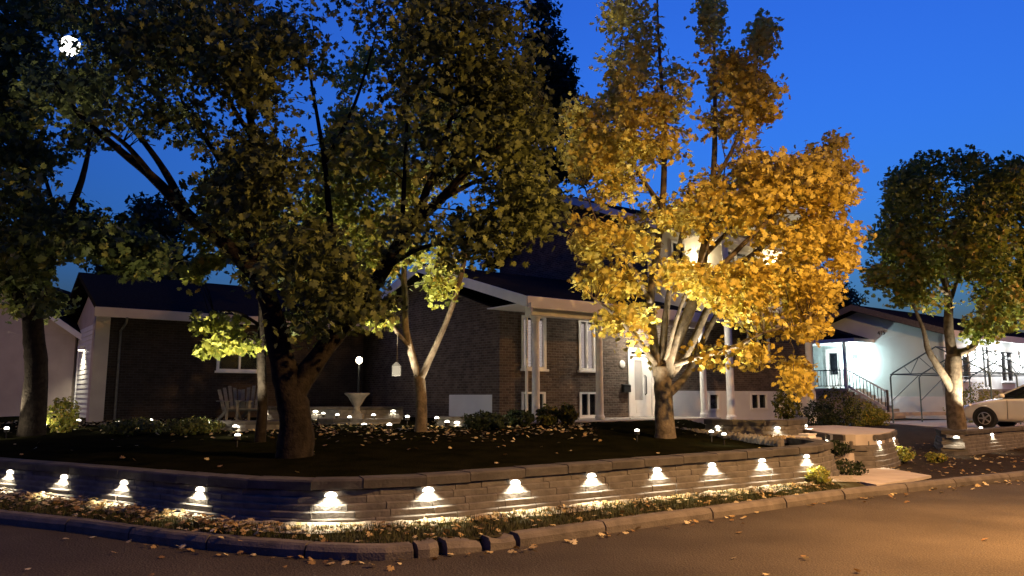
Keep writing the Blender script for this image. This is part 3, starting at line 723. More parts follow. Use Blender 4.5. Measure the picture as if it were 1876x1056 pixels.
# side porch: deck, canopy, posts, rail, stairs going down towards the street
b = MB(); b.box(-1.7,-0.016,3.9,7.6,1.78,1.95); b.box(-1.66,-0.02,3.95,7.55,0.5,1.78); b.build('porch_deck', M['concrete'], B)
b = MB(); b.box(-1.9,-0.002,3.3,7.8,4.22,4.40); b.build('porch_roof', M['white'], B)
b = MB(); b.prism([(3.2,4.402),(7.9,4.402),(5.5,5.2)], 'x', -1.9, -0.6); b.build('porch_gable', M['roof'], B)
for y in (4.0, 7.5): MB().box(-1.68,-1.54,y-0.07,y+0.07,1.953,4.218).build('porch_post', M['white'], B)
rl = MB(); rl.box(-1.66,-1.6,4.0,7.5,2.83,2.88); rl.box(-1.65,-1.61,4.0,7.5,2.05,2.09); rl_ = rl.build('porch_rail', M['black_rail'], B)
for i in range(22): MB().box(-1.642,-1.618,4.1+i*0.155,4.125+i*0.155,2.09,2.83).build('baluster', M['black_rail'], rl_)
st = MB()
for k in range(7): MB().box(-1.6,-0.1,3.9-0.28*(k+1),3.9-0.28*k,0.5,1.78-0.165*k).build('stair', M['concrete'], B)
hr = MB(); hr.obox((-1.62,3.9,2.86),(-1.62,2.0,1.78),0.05,0.06); hr.obox((-1.62,3.9,2.05),(-1.62,2.0,0.95),0.04,0.12); hr_ = hr.build('stair_rail', M['white'], B)
for k in range(11): MB().box(-1.635,-1.605,3.8-0.172*k,3.83-0.172*k,2.0-0.1*k,2.82-0.098*k).build('baluster', M['black_rail'], hr_)
MB().box(-1.66,-1.58,1.94,2.02,0.6,1.86).build('newel_post', M['wood'], B)
dr = MB(); dr.box(-0.03,0.1,5.1,5.2,1.98,4.05); dr.box(-0.03,0.1,5.9,6.0,1.98,4.05); dr.box(-0.03,0.1,5.2,5.9,3.95,4.05); dr.box(0.02,0.06,5.2,5.9,1.98,3.95); dr_ = dr.build('side_door', M['white'], B)
MB().box(-0.005,0.018,5.35,5.75,2.7,3.8).build('door_glass', M['glass_dark'], dr_)
def bw(x, y, z):
    p = Vector(CB) + E1*x + E2*y; return (p.x, p.y, z)
lantern('wall_lantern', 'cool white wall lantern by the side porch of the pale neighbouring house', bw(-0.02,4.35,3.35), TH-math.pi/2, 'coolglass', 430, (0.80,0.98,1.0), scale=1.3)
for x, w_ in ((3.3,'cool white lantern before the front door of the pale house'),(5.7,'cool white lantern just past the front door of the pale house'),(8.7,'cool white lantern between the far front windows of the pale house')):
    lantern('wall_lantern', w_, bw(x,-0.035,3.6), TH, 'coolglass', 220, (0.90,0.98,1.0), 'front lanterns of the pale house', scale=1.3)
# front steps of the neighbour
fs_ = thing('front_stairs', 'dark front steps of the pale house above the parked car', 'stairs', CB, TH)
for k in range(5): MB().box(3.4,5.6,-1.1-0.3*(k+1),-1.1-0.3*k+0.02,1.62-0.2*k,1.78-0.2*k,0.01).build('tread', M['wooddk'], fs_)
MB().box(3.3,5.7,-1.1,-0.04,0.5,1.9).build('stoop', M['concrete'], fs_)
for x in (3.42, 5.5): 
    MB().obox((x,-2.6,0.35),(x,-1.1,1.62),0.06,0.2).build('stringer', M['wooddk'], fs_)
# house number plate
o = link('house_number', bpy.data.curves.new('house_number', 'FONT')); o.data.body = '415'; o.data.size = 0.27; o.data.extrude = 0.012; o.data.materials.append(M['dark'])
bpy.context.view_layer.update(); tm = bpy.data.meshes.new_from_object(o.evaluated_get(bpy.context.evaluated_depsgraph_get())); bpy.data.objects.remove(o); o = link('house_number', tm)
if not tm.materials: tm.materials.append(M['dark'])
o.location = bw(-0.012, 3.1, 4.62); o.rotation_euler = (math.radians(90), 0, TH-math.pi/2); tag(o, 'dark number on the pale gable wall of the neighbouring house', 'house number')
# bare shelter frame over the neighbour's drive
SF = at(1637, 775, 30.5); SF.z = 0
fr = thing('shelter_frame', 'bare metal frame of a car shelter on the drive of the pale house', 'frame', SF, TH)
zb = zt(SF.x, SF.y)
for k in range(4):
    x = 2.35*k; t_ = MB(); w_ = 3.6; y0 = 0.0; y1 = -w_
    e_, r_z = zb+1.95, zb+2.95
    t_.tube([(x,y0,zb-0.05),(x,y0,e_-0.1),(x,y0-0.12,e_+0.05),(x,-w_/2,r_z),(x,y1+0.12,e_+0.05),(x,y1,e_-0.1),(x,y1,zb-0.05)], 0.028, 6)
    t_.tube([(x,y0,e_),(x,y1,e_)], 0.02, 6)
    for a, c in ((0.8,0.55),(0.8,1.15),(1.8,1.15),(1.8,2.45),(2.8,2.45),(2.8,3.05)):
        zc = e_ + (r_z-e_)*(1-abs(c-w_/2)/(w_/2)); t_.tube([(x,-a,e_),(x,-c,zc)], 0.014, 5)
    t_.build('hoop', M['steel'], fr)
for y, z in ((0.0,zb+1.95),(-1.8,zb+2.95),(-3.6,zb+1.95)):
    MB().tube([(0,y,z),(7.05,y,z)], 0.02, 6).build('purlin', M['steel'], fr)
for k in range(3):
    MB().tube([(2.35*k,0,zb+0.9),(2.35*k+2.35,0,zb+1.95)], 0.016, 5).build('brace', M['steel'], fr)
# drive of the neighbour
b = MB(); dpts = [at(u,700,d) for u, d in ((1600,33.5),(1700,34.5),(1860,34),(2150,30),(2150,24.5),(1790,24.6),(1690,27.5),(1610,31))]
b.prism([(p.x,p.y) for p in dpts], 'z', 0.3, 0.52); tag(b.build('driveway', M['concrete']), kind='structure')
b = MB(); p0 = at(1597,760,33.0); p1 = at(1722,760,35.0); b.obox((p0.x,p0.y,0.80),(p1.x,p1.y,0.80),0.6,0.16); tag(b.build('low_platform', M['concrete']), 'low pale concrete platform at the foot of the side stairs', 'platform')
#@@CAR@@
# ------------------------------------------------------------------ parked car, nose to the left; local x forward
def car(loc, rz):
    t = thing('parked_car', 'white hatchback parked nose-first behind the low bed wall', 'car', loc, rz)
    st = [ # x, bumper z, sill z, belt z, belt half width, hood/roof z, roof half width
        (2.14,0.34,0.55,0.62,0.55), (2.08,0.24,0.60,0.70,0.72), (1.90,0.20,0.68,0.78,0.82), (1.45,0.19,0.78,0.90,0.87), (0.95,0.19,0.86,0.98,0.88),
        (0.30,0.19,0.92,1.00,0.88), (-0.6,0.19,0.95,1.02,0.88), (-1.4,0.19,0.98,1.05,0.87), (-1.9,0.22,0.98,1.06,0.82), (-2.06,0.30,0.9,1.0,0.7)]
    b = MB(); n = None; rows = []
    for x, zb, zs_, ztp, hw_ in st:
        half = [(0,zb),(hw_*0.82,zb),(hw_*0.97,zb+0.14),(hw_,(zb+zs_)/2+0.05),(hw_*0.985,zs_),(hw_*0.93,zs_+(ztp-zs_)*0.6),(hw_*0.70,ztp),(0,ztp+0.025)]
        full = [(-y,z) for y, z in half[1:-1]][::-1]
        ring = half + full
        rows.append([(x,y,z) for y, z in ring])
    n = len(rows[0]); fs = []
    for i in range(len(rows)-1):
        for k in range(n):
            j = (k+1)%n; fs.append((i*n+k,(i+1)*n+k,(i+1)*n+j,i*n+j))
    fs += [tuple(range(n)), tuple(range((len(rows)-1)*n, len(rows)*n))]
    b.add([p for r in rows for p in r], fs); body = b.build('body', M['carpaint'], t, True)
    sb = body.modifiers.new('sub','SUBSURF'); sb.levels = 1; sb.render_levels = 2
    # glasshouse
    g = MB(); lo = [(1.02,0.70),(0.30,0.80),(-0.9,0.80),(-1.75,0.72)]; hi = [(0.10,0.56),(-0.25,0.60),(-1.0,0.60),(-1.5,0.54)]
    vs = []
    for (xa, ya), (xb, yb) in zip(lo, hi):
        vs += [(xa,ya,1.0),(xb,yb,1.42),(xb,-yb,1.42),(xa,-ya,1.0)]
    fs = [(i*4+k,(i+1)*4+k,(i+1)*4+(k+1)%4,i*4+(k+1)%4) for i in range(3) for k in range(4)] + [(0,1,2,3),(12,13,14,15)]
    g.add(vs, fs); g.build('glasshouse', M['glass_dark'], t)
    r = MB()
    rr = [(0.14,0.57,1.415),(-0.25,0.61,1.455),(-1.0,0.61,1.455),(-1.54,0.56,1.41)]
    vs = [];
    for x, y, z in rr: vs += [(x,y,z-0.02),(x,y*0.8,z+0.03),(x,-y*0.8,z+0.03),(x,-y,z-0.02)]
    r.add(vs, [(i*4+k,(i+1)*4+k,(i+1)*4+k+1,i*4+k+1) for i in range(3) for k in range(3)] + [(0,1,2,3),(12,13,14,15)]); r.build('roof', M['carpaint'], t, True)
    for s in (-1,1):
        p = MB(); p.obox((1.02,s*0.71,1.0),(0.10,s*0.575,1.43),0.07,0.05); p.obox((-0.45,s*0.80,1.0),(-0.50,s*0.61,1.43),0.06,0.06); p.obox((-1.75,s*0.73,1.0),(-1.5,s*0.55,1.43),0.09,0.07); p.build('pillar', M['carpaint'], t)
        h = MB(); h.add([(2.06,s*0.50,0.60),(1.98,s*0.80,0.62),(1.55,s*0.86,0.79),(1.70,s*0.60,0.80),(2.02,s*0.48,0.70)], [(0,1,2,3,4)]); h.tube([(2.05,s*0.55,0.66),(1.75,s*0.79,0.74)], [0.05,0.06], 8); h.build('headlight', M['alloy'], t)
        mi = MB(); mi.lathe([(0.02,0),(0.09,0.03),(0.10,0.09),(0.06,0.15)], 10, (0.72,s*0.97)); mm = mi.build('mirror', M['carpaint'], t, True); mm.location.z = 0.98
        dl = MB(); dl.box(-0.05,0.12,s*0.885-0.012,s*0.885+0.012,0.80,0.83); dl.build('door_handle', M['carpaint'], t)
        dg = MB(); dg.obox((0.62,s*0.884,0.30),(0.60,s*0.884,0.92),0.008,0.012); dg.obox((-0.46,s*0.884,0.30),(-0.46,s*0.884,0.94),0.008,0.012); dg.build('door_seam', M['dark'], t)
        for x in (1.32,-1.28):
            a = MB(); a.lathe([(0.375,-0.10),(0.375,0.012)], 28); ar = a.build('wheel_arch', M['dark'], t); ar.rotation_euler.x = math.radians(-90*s); ar.location = (x, s*0.872, 0.33)
            w = MB(); w.lathe([(0.20,-0.10),(0.29,-0.10),(0.315,-0.07),(0.315,0.07),(0.29,0.10),(0.20,0.10)], 28); wo = w.build('wheel', M['rubber'], t, False); wo.rotation_euler.x = math.radians(90); wo.location = (x, s*0.80, 0.315)
            ri = MB(); ri.lathe([(0.205,0.06),(0.205,0.10),(0.185,0.105),(0.18,0.07)], 28); ri.lathe([(0.05,0.07),(0.05,0.11),(0.03,0.115)], 12)
            for k in range(5):
                an = 2*math.pi*k/5; ri.obox((0.03*math.cos(an),0.03*math.sin(an),0.095),(0.19*math.cos(an),0.19*math.sin(an),0.095),0.05,0.025)
            ro = ri.build('rim', M['alloy'], wo); ro.rotation_euler.x = math.pi if s > 0 else 0
    gr = MB(); gr.box(2.10,2.15,-0.42,0.42,0.40,0.52,0.01); gr.build('grille', M['dark'], t)
    bl = MB(); bl.box(2.12,2.15,-0.26,0.26,0.30,0.38); bl.build('number_plate', M['white'], t)
    return t
cp = at(1806, 770, 26.0); cd_ = -E1
ctr = Vector((cp.x, cp.y, 0)) - E2*1.32 + E1*0.8
car((ctr.x, ctr.y, 0.525), TH + math.pi/2)

# ------------------------------------------------------------------ street lamp on the road's right side (stands beyond the frame)
SLX, SLY = 9.9, 6.6
sl = thing('street_lamp', 'tall street lamp with a glowing orange head standing by the road', 'street lamp', (SLX, SLY, 0))
MB().lathe([(0.16,0),(0.16,0.4),(0.09,0.5),(0.06,7.2)], 12).build('pole', M['steel'], sl)
MB().tube([(0,0,7.1),(-0.3,0.05,7.55),(-1.2,0.2,7.7)], 0.04, 8).build('arm', M['steel'], sl)
MB().box(-1.85,-1.15,0.02,0.36,7.62,7.78,0.03).build('head', M['dark'], sl)
MB().lathe([(0.14,7.60),(0.12,7.53),(0.05,7.50)], 14, (-1.5,0.2)).build('lens', M['sodium'], sl)
lamp('beam', 'SPOT', (-1.5,0.2,7.40), 19000, (1.0,0.47,0.13), sl, 0.14, aim=(-0.05,-0.04,-1), cone=92, blend=1.0)
lamp('glow', 'SPOT', (-1.5,0.2,7.42), 11000, (1.0,0.53,0.17), sl, 0.14, aim=(-0.20,0.15,-1), cone=176, blend=0.6)

def far_lamp(): 
    s3 = thing('street_lamp', 'third street lamp with an orange head beyond the parked car', 'street lamp', (23.0, 20.0, 0.1))
    MB().lathe([(0.16,0),(0.16,0.4),(0.09,0.5),(0.06,7.2)], 12).build('pole', M['steel'], s3)
    MB().tube([(0,0,7.1),(-0.3,0.05,7.55),(-1.2,0.2,7.7)], 0.04, 8).build('arm', M['steel'], s3)
    MB().box(-1.85,-1.15,0.02,0.36,7.62,7.78,0.03).build('head', M['dark'], s3)
    MB().lathe([(0.14,7.60),(0.12,7.53),(0.05,7.50)], 14, (-1.5,0.2)).build('lens', M['sodium'], s3)
    lamp('glow', 'SPOT', (-1.5,0.2,7.42), 6500, (1.0,0.50,0.15), s3, 0.14, aim=(-0.2,0.2,-1), cone=178, blend=0.3)
far_lamp()
s2 = thing('street_lamp', 'second street lamp with an orange head on the side street', 'street lamp', (-20.5, 15.0, 0))
MB().lathe([(0.16,0),(0.16,0.4),(0.09,0.5),(0.06,7.2)], 12).build('pole', M['steel'], s2)
MB().tube([(0,0,7.1),(0.3,0.05,7.55),(1.2,0.2,7.7)], 0.04, 8).build('arm', M['steel'], s2)
MB().box(1.15,1.85,0.02,0.36,7.62,7.78,0.03).build('head', M['dark'], s2)
MB().lathe([(0.14,7.60),(0.12,7.53),(0.05,7.50)], 14, (1.5,0.2)).build('lens', M['sodium'], s2)
lamp('glow', 'SPOT', (1.5,0.2,7.42), 950, (1.0,0.64,0.28), s2, 0.14, aim=(0.1,0.25,-1), cone=176, blend=0.6)

# ------------------------------------------------------------------ leaves and trees
MAPLE = np.array([(0,0),(0.10,-0.42),(0.34,-0.30),(0.52,0.02),(0.28,0.10),(0.36,0.42),(0.14,0.34),(0.0,0.62),(-0.14,0.34),(-0.36,0.42),(-0.28,0.10),(-0.52,0.02),(-0.34,-0.30),(-0.10,-0.42)])
OVAL = np.array([(0,-0.5),(0.26,-0.05),(0,0.55),(-0.26,-0.05)])
def leaf_mesh(name, P, N, size, m, rng, shape='maple', rnd=None, sv=0.3, tilt=0.85):
    """one mesh of many leaves: positions P (n,3), preferred normals N (n,3)"""
    n = len(P); P = np.asarray(P, float); N = np.asarray(N, float)
    N = N + rng.normal(0, tilt, (n,3)); N /= np.linalg.norm(N, axis=1)[:,None] + 1e-9
    t = rng.normal(0, 1, (n,3)); t[:,2] -= 0.8; t -= N*(t*N).sum(1)[:,None]; t /= np.linalg.norm(t, axis=1)[:,None] + 1e-9
    bt = np.cross(N, t); sz = size*(1 + rng.uniform(-sv, sv, n))
    if shape == 'maple':
        L = MAPLE; K = len(L); tris = np.array([(0,k,k+1 if k+1 < K else 1) for k in range(1,K)])
        tris = tris[:-1]
    else:
        L = OVAL; K = 4; tris = np.array([(0,1,2),(0,2,3)])
    fold = rng.uniform(0.05, 0.35, n)
    V = P[:,None,:] + sz[:,None,None]*(L[None,:,0,None]*bt[:,None,:] + L[None,:,1,None]*t[:,None,:] - (np.abs(L[None,:,0,None])*fold[:,None,None] + 0.25*L[None,:,1,None]**2*fold[:,None,None])*N[:,None,:])
    V = V.reshape(-1,3); F = (tris[None]+ (np.arange(n)*K)[:,None,None]).reshape(-1,3)
    me = bpy.data.meshes.new(name); me.vertices.add(len(V)); me.vertices.foreach_set('co', V.astype(np.float32).ravel())
    me.loops.add(F.size); me.loops.foreach_set('vertex_index', F.astype(np.int32).ravel())
    me.polygons.add(len(F)); me.polygons.foreach_set('loop_start', np.arange(0, F.size, 3, dtype=np.int32)); me.polygons.foreach_set('loop_total', np.full(len(F), 3, dtype=np.int32))
    me.update(calc_edges=True); me.validate()
    if rnd is None: rnd = rng.uniform(0,1,n)
    at_ = me.attributes.new('rnd', 'FLOAT', 'POINT'); at_.data.foreach_set('value', np.repeat(np.clip(rnd,0,1), K).astype(np.float32))
    me.materials.append(m); return me

LM = dict(
    gold=leafmat('leaf_gold', [(0,(0.32,0.22,0.03)),(0.35,(0.52,0.41,0.07)),(0.75,(0.62,0.52,0.11)),(1,(0.66,0.58,0.17))]),
    brown=leafmat('leaf_brown', [(0,(0.032,0.040,0.014)),(0.45,(0.085,0.105,0.032)),(0.8,(0.13,0.155,0.042)),(1,(0.21,0.24,0.06))]),
    green=leafmat('leaf_green', [(0,(0.025,0.035,0.010)),(0.5,(0.06,0.075,0.018)),(0.85,(0.12,0.12,0.025)),(1,(0.20,0.16,0.03))]),
    turning=leafmat('leaf_turning', [(0,(0.045,0.065,0.012)),(0.45,(0.12,0.155,0.026)),(0.8,(0.19,0.20,0.035)),(1,(0.28,0.19,0.04))]),
    lime=leafmat('leaf_lime', [(0,(0.08,0.10,0.02)),(0.5,(0.22,0.24,0.04)),(0.85,(0.34,0.32,0.06)),(1,(0.42,0.28,0.05))]),
    dark=leafmat('leaf_dark', [(0,(0.012,0.020,0.008)),(1,(0.035,0.05,0.018))]),
    litter=leafmat('leaf_litter', [(0,(0.16,0.09,0.03)),(0.4,(0.34,0.24,0.10)),(0.75,(0.46,0.38,0.20)),(1,(0.55,0.48,0.30))], 0.15),
    grass=leafmat('grass_blade', [(0,(0.018,0.024,0.008)),(1,(0.065,0.068,0.02))], 0.2),
)
def catmull(pts, per=5):
    out = []; n = len(pts)
    for i in range(n-1):
        p0, p1, p2, p3 = pts[max(i-1,0)], pts[i], pts[i+1], pts[min(i+2,n-1)]
        for k in range(per):
            t = k/per; out.append(tuple(0.5*((2*b)+(-a+c)*t+(2*a-5*b+4*c-d)*t*t+(-a+3*b-3*c+d)*t**3) for a, b, c, d in zip(p0,p1,p2,p3)))
    out.append(pts[-1]); return out
def in_any(u, v, es, m=1.0): return any(((u-e[0])/(e[2]*m))**2 + ((v-e[1])/(e[3]*m))**2 < 1 for e in es)
def tree(name, label, base, D, limbs, crown, holes, depth, nclump, per, leaf, lm, bark, seed, clr=0.42, shape='maple', twigs=True, group=None, dy0=0.0, rmean=0.0, flat=0.7, twr=0.012, hole=0.55):
    """limbs: [(u, v, dy, radius)...] read at distance D+dy; crown: ellipses (u, v, ru, rv[, weight]); depth: half depth of the crown in metres"""
    rng = np.random.default_rng(seed); pr = random.Random(seed)
    t = thing(name, label, 'tree', base, 0, group); B0 = Vector(base)
    tb = MB(); skel = []
    for li, L in enumerate(limbs):
        P = []
        for u, v, dy, r in L:
            w = at(u, v, D+dy); P.append((w.x-B0.x, w.y-B0.y, w.z-B0.z, r))
        if li == 0: P[0] = (0, 0, -0.15, L[0][3])
        P = catmull(P, 5)
        tb.tube([p[:3] for p in P], [max(0.006, p[3]) for p in P], 10 if P[0][3] > 0.08 else 7, True, 0.06, pr)
        skel += [(Vector(p[:3]), p[3]) for p in P[2:]]
    tb.build('trunk', bark, t, True)
    es = [e[:4] for e in crown]; wts = np.array([e[2]*e[3]*(e[4] if len(e) > 4 else 1) for e in crown], float); wts /= wts.sum()
    uc = np.average([e[0] for e in es], weights=wts); 
    umin = min(e[0]-e[2] for e in es); umax = max(e[0]+e[2] for e in es); um = (umin+umax)/2; uh = (umax-umin)/2
    SP = np.array([tuple(s[0]) for s in skel]); cl = []; cp_ = 0.55*clr/D*FPX; hp_ = hole*clr/D*FPX
    k = 0
    while len(cl) < nclump and k < nclump*30:
        k += 1
        i = rng.choice(len(es), p=wts); e = es[i]
        a = rng.uniform(0, 2*math.pi); r = math.sqrt(rng.uniform(0,1))
        u = e[0] + max(5, e[2]-cp_)*r*math.cos(a); v = e[1] + max(5, e[3]-cp_)*r*math.sin(a)
        if any(((u-h[0])/(h[2]+hp_))**2 + ((v-h[1])/(h[3]+hp_))**2 < 1 for h in holes): continue
        dd = depth*math.sqrt(max(0.12, 1-((u-um)/uh)**2)); y = rng.uniform(-dd, dd) + dy0
        w = at(u, v, D+y); cl.append((w.x-B0.x, w.y-B0.y, w.z-B0.z))
    cl = np.array(cl); tw = MB(); LP = []; LN = []; RN = []
    for c in cl:
        d = SP - c; d2 = (d*d).sum(1); below = SP[:,2] > c[2] + 0.25; d2 = d2 + below*4.0
        j = int(np.argmin(d2)); s0 = Vector(SP[j]); c_ = Vector(c)
        dirv = (c_-s0); ln = dirv.length
        if ln > 0.05 and twigs and ln < 1.1:
            mid = (s0+c_)/2 + Vector((pr.uniform(-.1,.1),pr.uniform(-.1,.1),0.10*ln)); r0 = min(skel[j][1]*0.6, twr*(0.5+0.5*ln))
            tw.tube([s0, mid, c_, c_ + dirv.normalized()*0.22 + Vector((0,0,0.05))], [r0, r0*0.7, r0*0.4, 0.004], 4, False)
        n = max(4, int(per*rng.uniform(0.6,1.5))); off = rng.normal(0, 1, (n,3)); off /= np.linalg.norm(off,axis=1)[:,None]
        off *= (rng.uniform(0,1,n)**(1/2.2))[:,None]*clr*rng.uniform(0.7,1.2); off[:,2] *= flat
        LP.append(c+off); nn = off*0.8 + np.array([0,-0.25,0.55]); LN.append(nn)
        RN.append(np.full(n, rng.normal(0.5+rmean,0.18)) + rng.normal(0,0.2,n))
    LP = np.concatenate(LP); LN = np.concatenate(LN); RN = np.concatenate(RN)
    if tw.v: tag(tw.build('twigs', bark, t), kind='stuff')
    link('crown', leaf_mesh('crown', LP, LN, leaf, lm, rng, shape, RN), t)
    return t
#@@TREEDATA@@
def base_at(u, D): 
    p = at(u, 700, D); return (p.x, p.y, zt(p.x, p.y))
# T1: big dark maple
tree('maple_tree', 'big dark-leaved maple with spreading black limbs on the front lawn', base_at(545,12.4), 12.4,
  [[(545,835,0,.33),(542,775,0,.26),(532,720,0,.24),(512,640,0,.19),(496,560,0,.16),(470,505,0,.14)],
   [(470,505,0,.14),(420,455,-.1,.12),(345,395,-.3,.10),(285,330,-.5,.08),(225,280,-.6,.06),(150,215,-.8,.04),(100,150,-.9,.02)],
   [(345,395,-.3,.08),(305,320,0,.06),(255,250,.3,.045),(195,190,.5,.02)],
   [(285,330,-.5,.05),(235,270,-.9,.04),(190,235,-1.2,.02)],
   [(478,520,0,.13),(456,400,.2,.10),(462,250,.3,.07),(440,80,.3,.04),(430,-60,.3,.02)],
   [(456,400,.2,.07),(400,290,.6,.055),(345,210,.9,.03),(310,120,1.1,.015)],
   [(462,250,.3,.05),(420,180,-.4,.035),(400,60,-.8,.02)],
   [(535,730,0,.20),(575,665,.1,.17),(640,585,.2,.14),(700,500,.2,.12),(745,425,.1,.10),(805,368,-.1,.08),(880,290,-.3,.055),(960,235,-.5,.04),(1005,185,-.6,.02)],
   [(730,450,.1,.08),(770,380,.4,.065),(800,325,.6,.05),(900,250,.9,.03),(950,190,1.1,.015)],
   [(745,425,.1,.06),(780,350,-.5,.05),(825,220,-.8,.035),(845,80,-.9,.02)],
   [(735,440,.1,.05),(742,300,.9,.035),(750,130,1.2,.02)],
   [(650,572,.2,.09),(610,450,.7,.065),(595,300,1.1,.045),(565,120,1.4,.02)],
   [(805,368,-.1,.05),(880,330,.5,.035),(940,330,.8,.02)],
   [(595,300,1.1,.04),(650,190,.8,.03),(690,60,.6,.015)],
   [(705,492,.2,.05),(770,455,-.6,.035),(850,440,-1,.02)]],
  [(170,110,150,150),(380,110,220,180),(610,130,180,180,.55),(840,110,150,200),(930,230,90,150),(965,370,70,90),(880,430,90,70),(600,330,140,110,.4),(560,470,120,90),(640,560,80,80,1.3),(600,610,60,45,1.2),(480,300,90,80),(440,360,90,90,.8),(720,400,120,80,.3),(760,230,120,120,.4),(560,590,60,40,.7)],
  [(270,285,75,42),(190,325,50,30),(300,375,40,35),(620,60,24,60),(590,190,26,40),(690,175,26,22),(732,275,22,22),(240,160,20,18),(128,85,34,28),(345,150,16,14),(800,215,18,16),(560,330,18,20),(430,210,14,24),(520,130,14,12),(880,300,15,14),(640,640,60,40),(655,140,50,80),(650,390,48,60),(720,330,36,46),(570,240,20,36)],
  2.7, 820, 36, 0.112, LM['brown'], M['bark'], 11, clr=0.66, hole=0.35)
# T3: slender tree lit from below behind the big maple
b3 = base_at(772, 16.6)
tree('young_maple', 'forked young maple with pale limbs lit from below beside the hanging lantern', b3, 16.6,
  [[(772,800,0,.15),(772,750,0,.125),(770,705,0,.12),(766,690,0,.11)],
   [(766,690,0,.085),(752,640,0,.08),(743,600,0,.075),(742,540,.1,.07),(740,500,.1,.065),(746,380,.2,.06),(740,250,.3,.045),(735,120,.3,.02)],
   [(770,695,0,.08),(800,630,-.2,.068),(826,568,-.3,.06),(848,490,-.4,.055),(865,400,-.5,.03)],
   [(752,640,0,.05),(720,600,-.4,.04),(690,565,-.7,.025),(660,540,-.9,.012)],
   [(741,520,.1,.045),(690,430,.6,.035),(650,300,1,.025),(630,170,1.2,.012)],
   [(746,380,.2,.04),(800,300,.8,.03),(830,180,1,.012)]],
  [(695,590,36,50),(768,605,24,26,.8),(760,480,90,60),(690,470,70,70),(640,170,80,130,1.3),(660,350,130,110,1.2),(815,515,40,50),(770,260,120,120),(600,410,60,70),(405,330,1,1)],
  [(742,560,20,70),(640,640,60,40),(620,60,24,60),(590,190,22,40),(690,175,22,22)], 1.8, 430, 28, 0.125, LM['lime'], M['bark_mid'], 23, clr=0.38)
# thin tree in front of the brick garage house
tree('slim_tree', 'slim sapling with low yellow-green leaves in front of the brick garage house', base_at(481,15.0), 15.0,
  [[(481,805,0,.11),(481,740,0,.095),(479,660,0,.085),(480,590,0,.075),(478,480,0,.05),(470,400,0,.025)],
   [(480,640,0,.05),(455,620,-.3,.035),(430,640,-.5,.022),(410,640,-.6,.012)],
   [(480,600,0,.04),(440,575,-.2,.028),(400,572,-.4,.018),(365,590,-.5,.008)]],
  [(400,592,58,18,1.5),(425,630,48,22,1.5),(460,640,22,20),(385,640,28,14),(470,430,70,90,.9),(425,370,70,70,.9),(375,440,50,70,1.0),(350,500,30,40,1.0)], [(300,375,40,35),(335,470,12,16)], 0.9, 150, 24, 0.15, LM['lime'], M['bark'], 29, clr=0.30)
# T2: left tree
tree('dark_maple', 'dark green maple with a thick black trunk in front of the beige garage', base_at(65,18.0), 18.0,
  [[(66,790,0,.30),(66,700,0,.25),(64,640,0,.24),(60,580,0,.22)],
   [(60,590,0,.16),(25,520,-.3,.13),(0,450,-.5,.10),(-40,330,-.8,.05)],
   [(62,590,0,.17),(80,520,.2,.14),(105,440,.3,.11),(150,330,.4,.075),(170,230,.5,.03)],
   [(70,540,.1,.10),(60,440,.6,.08),(45,300,.9,.05),(40,150,1,.02)],
   [(105,440,.3,.07),(95,370,-.4,.05),(75,300,-.7,.03)],
   [(95,470,.2,.06),(170,430,-.6,.045),(250,440,-1,.02)]],
  [(60,330,150,170),(20,480,80,80),(190,430,100,60),(250,470,70,50),(60,110,140,150),(70,560,90,40,.8),(150,560,60,30,.7)],
  [(128,85,34,28),(190,325,46,30),(110,345,14,16),(100,230,16,18),(300,375,40,35),(145,640,40,60)], 3.0, 330, 42, 0.16, LM['green'], M['bark'], 37, clr=0.55)
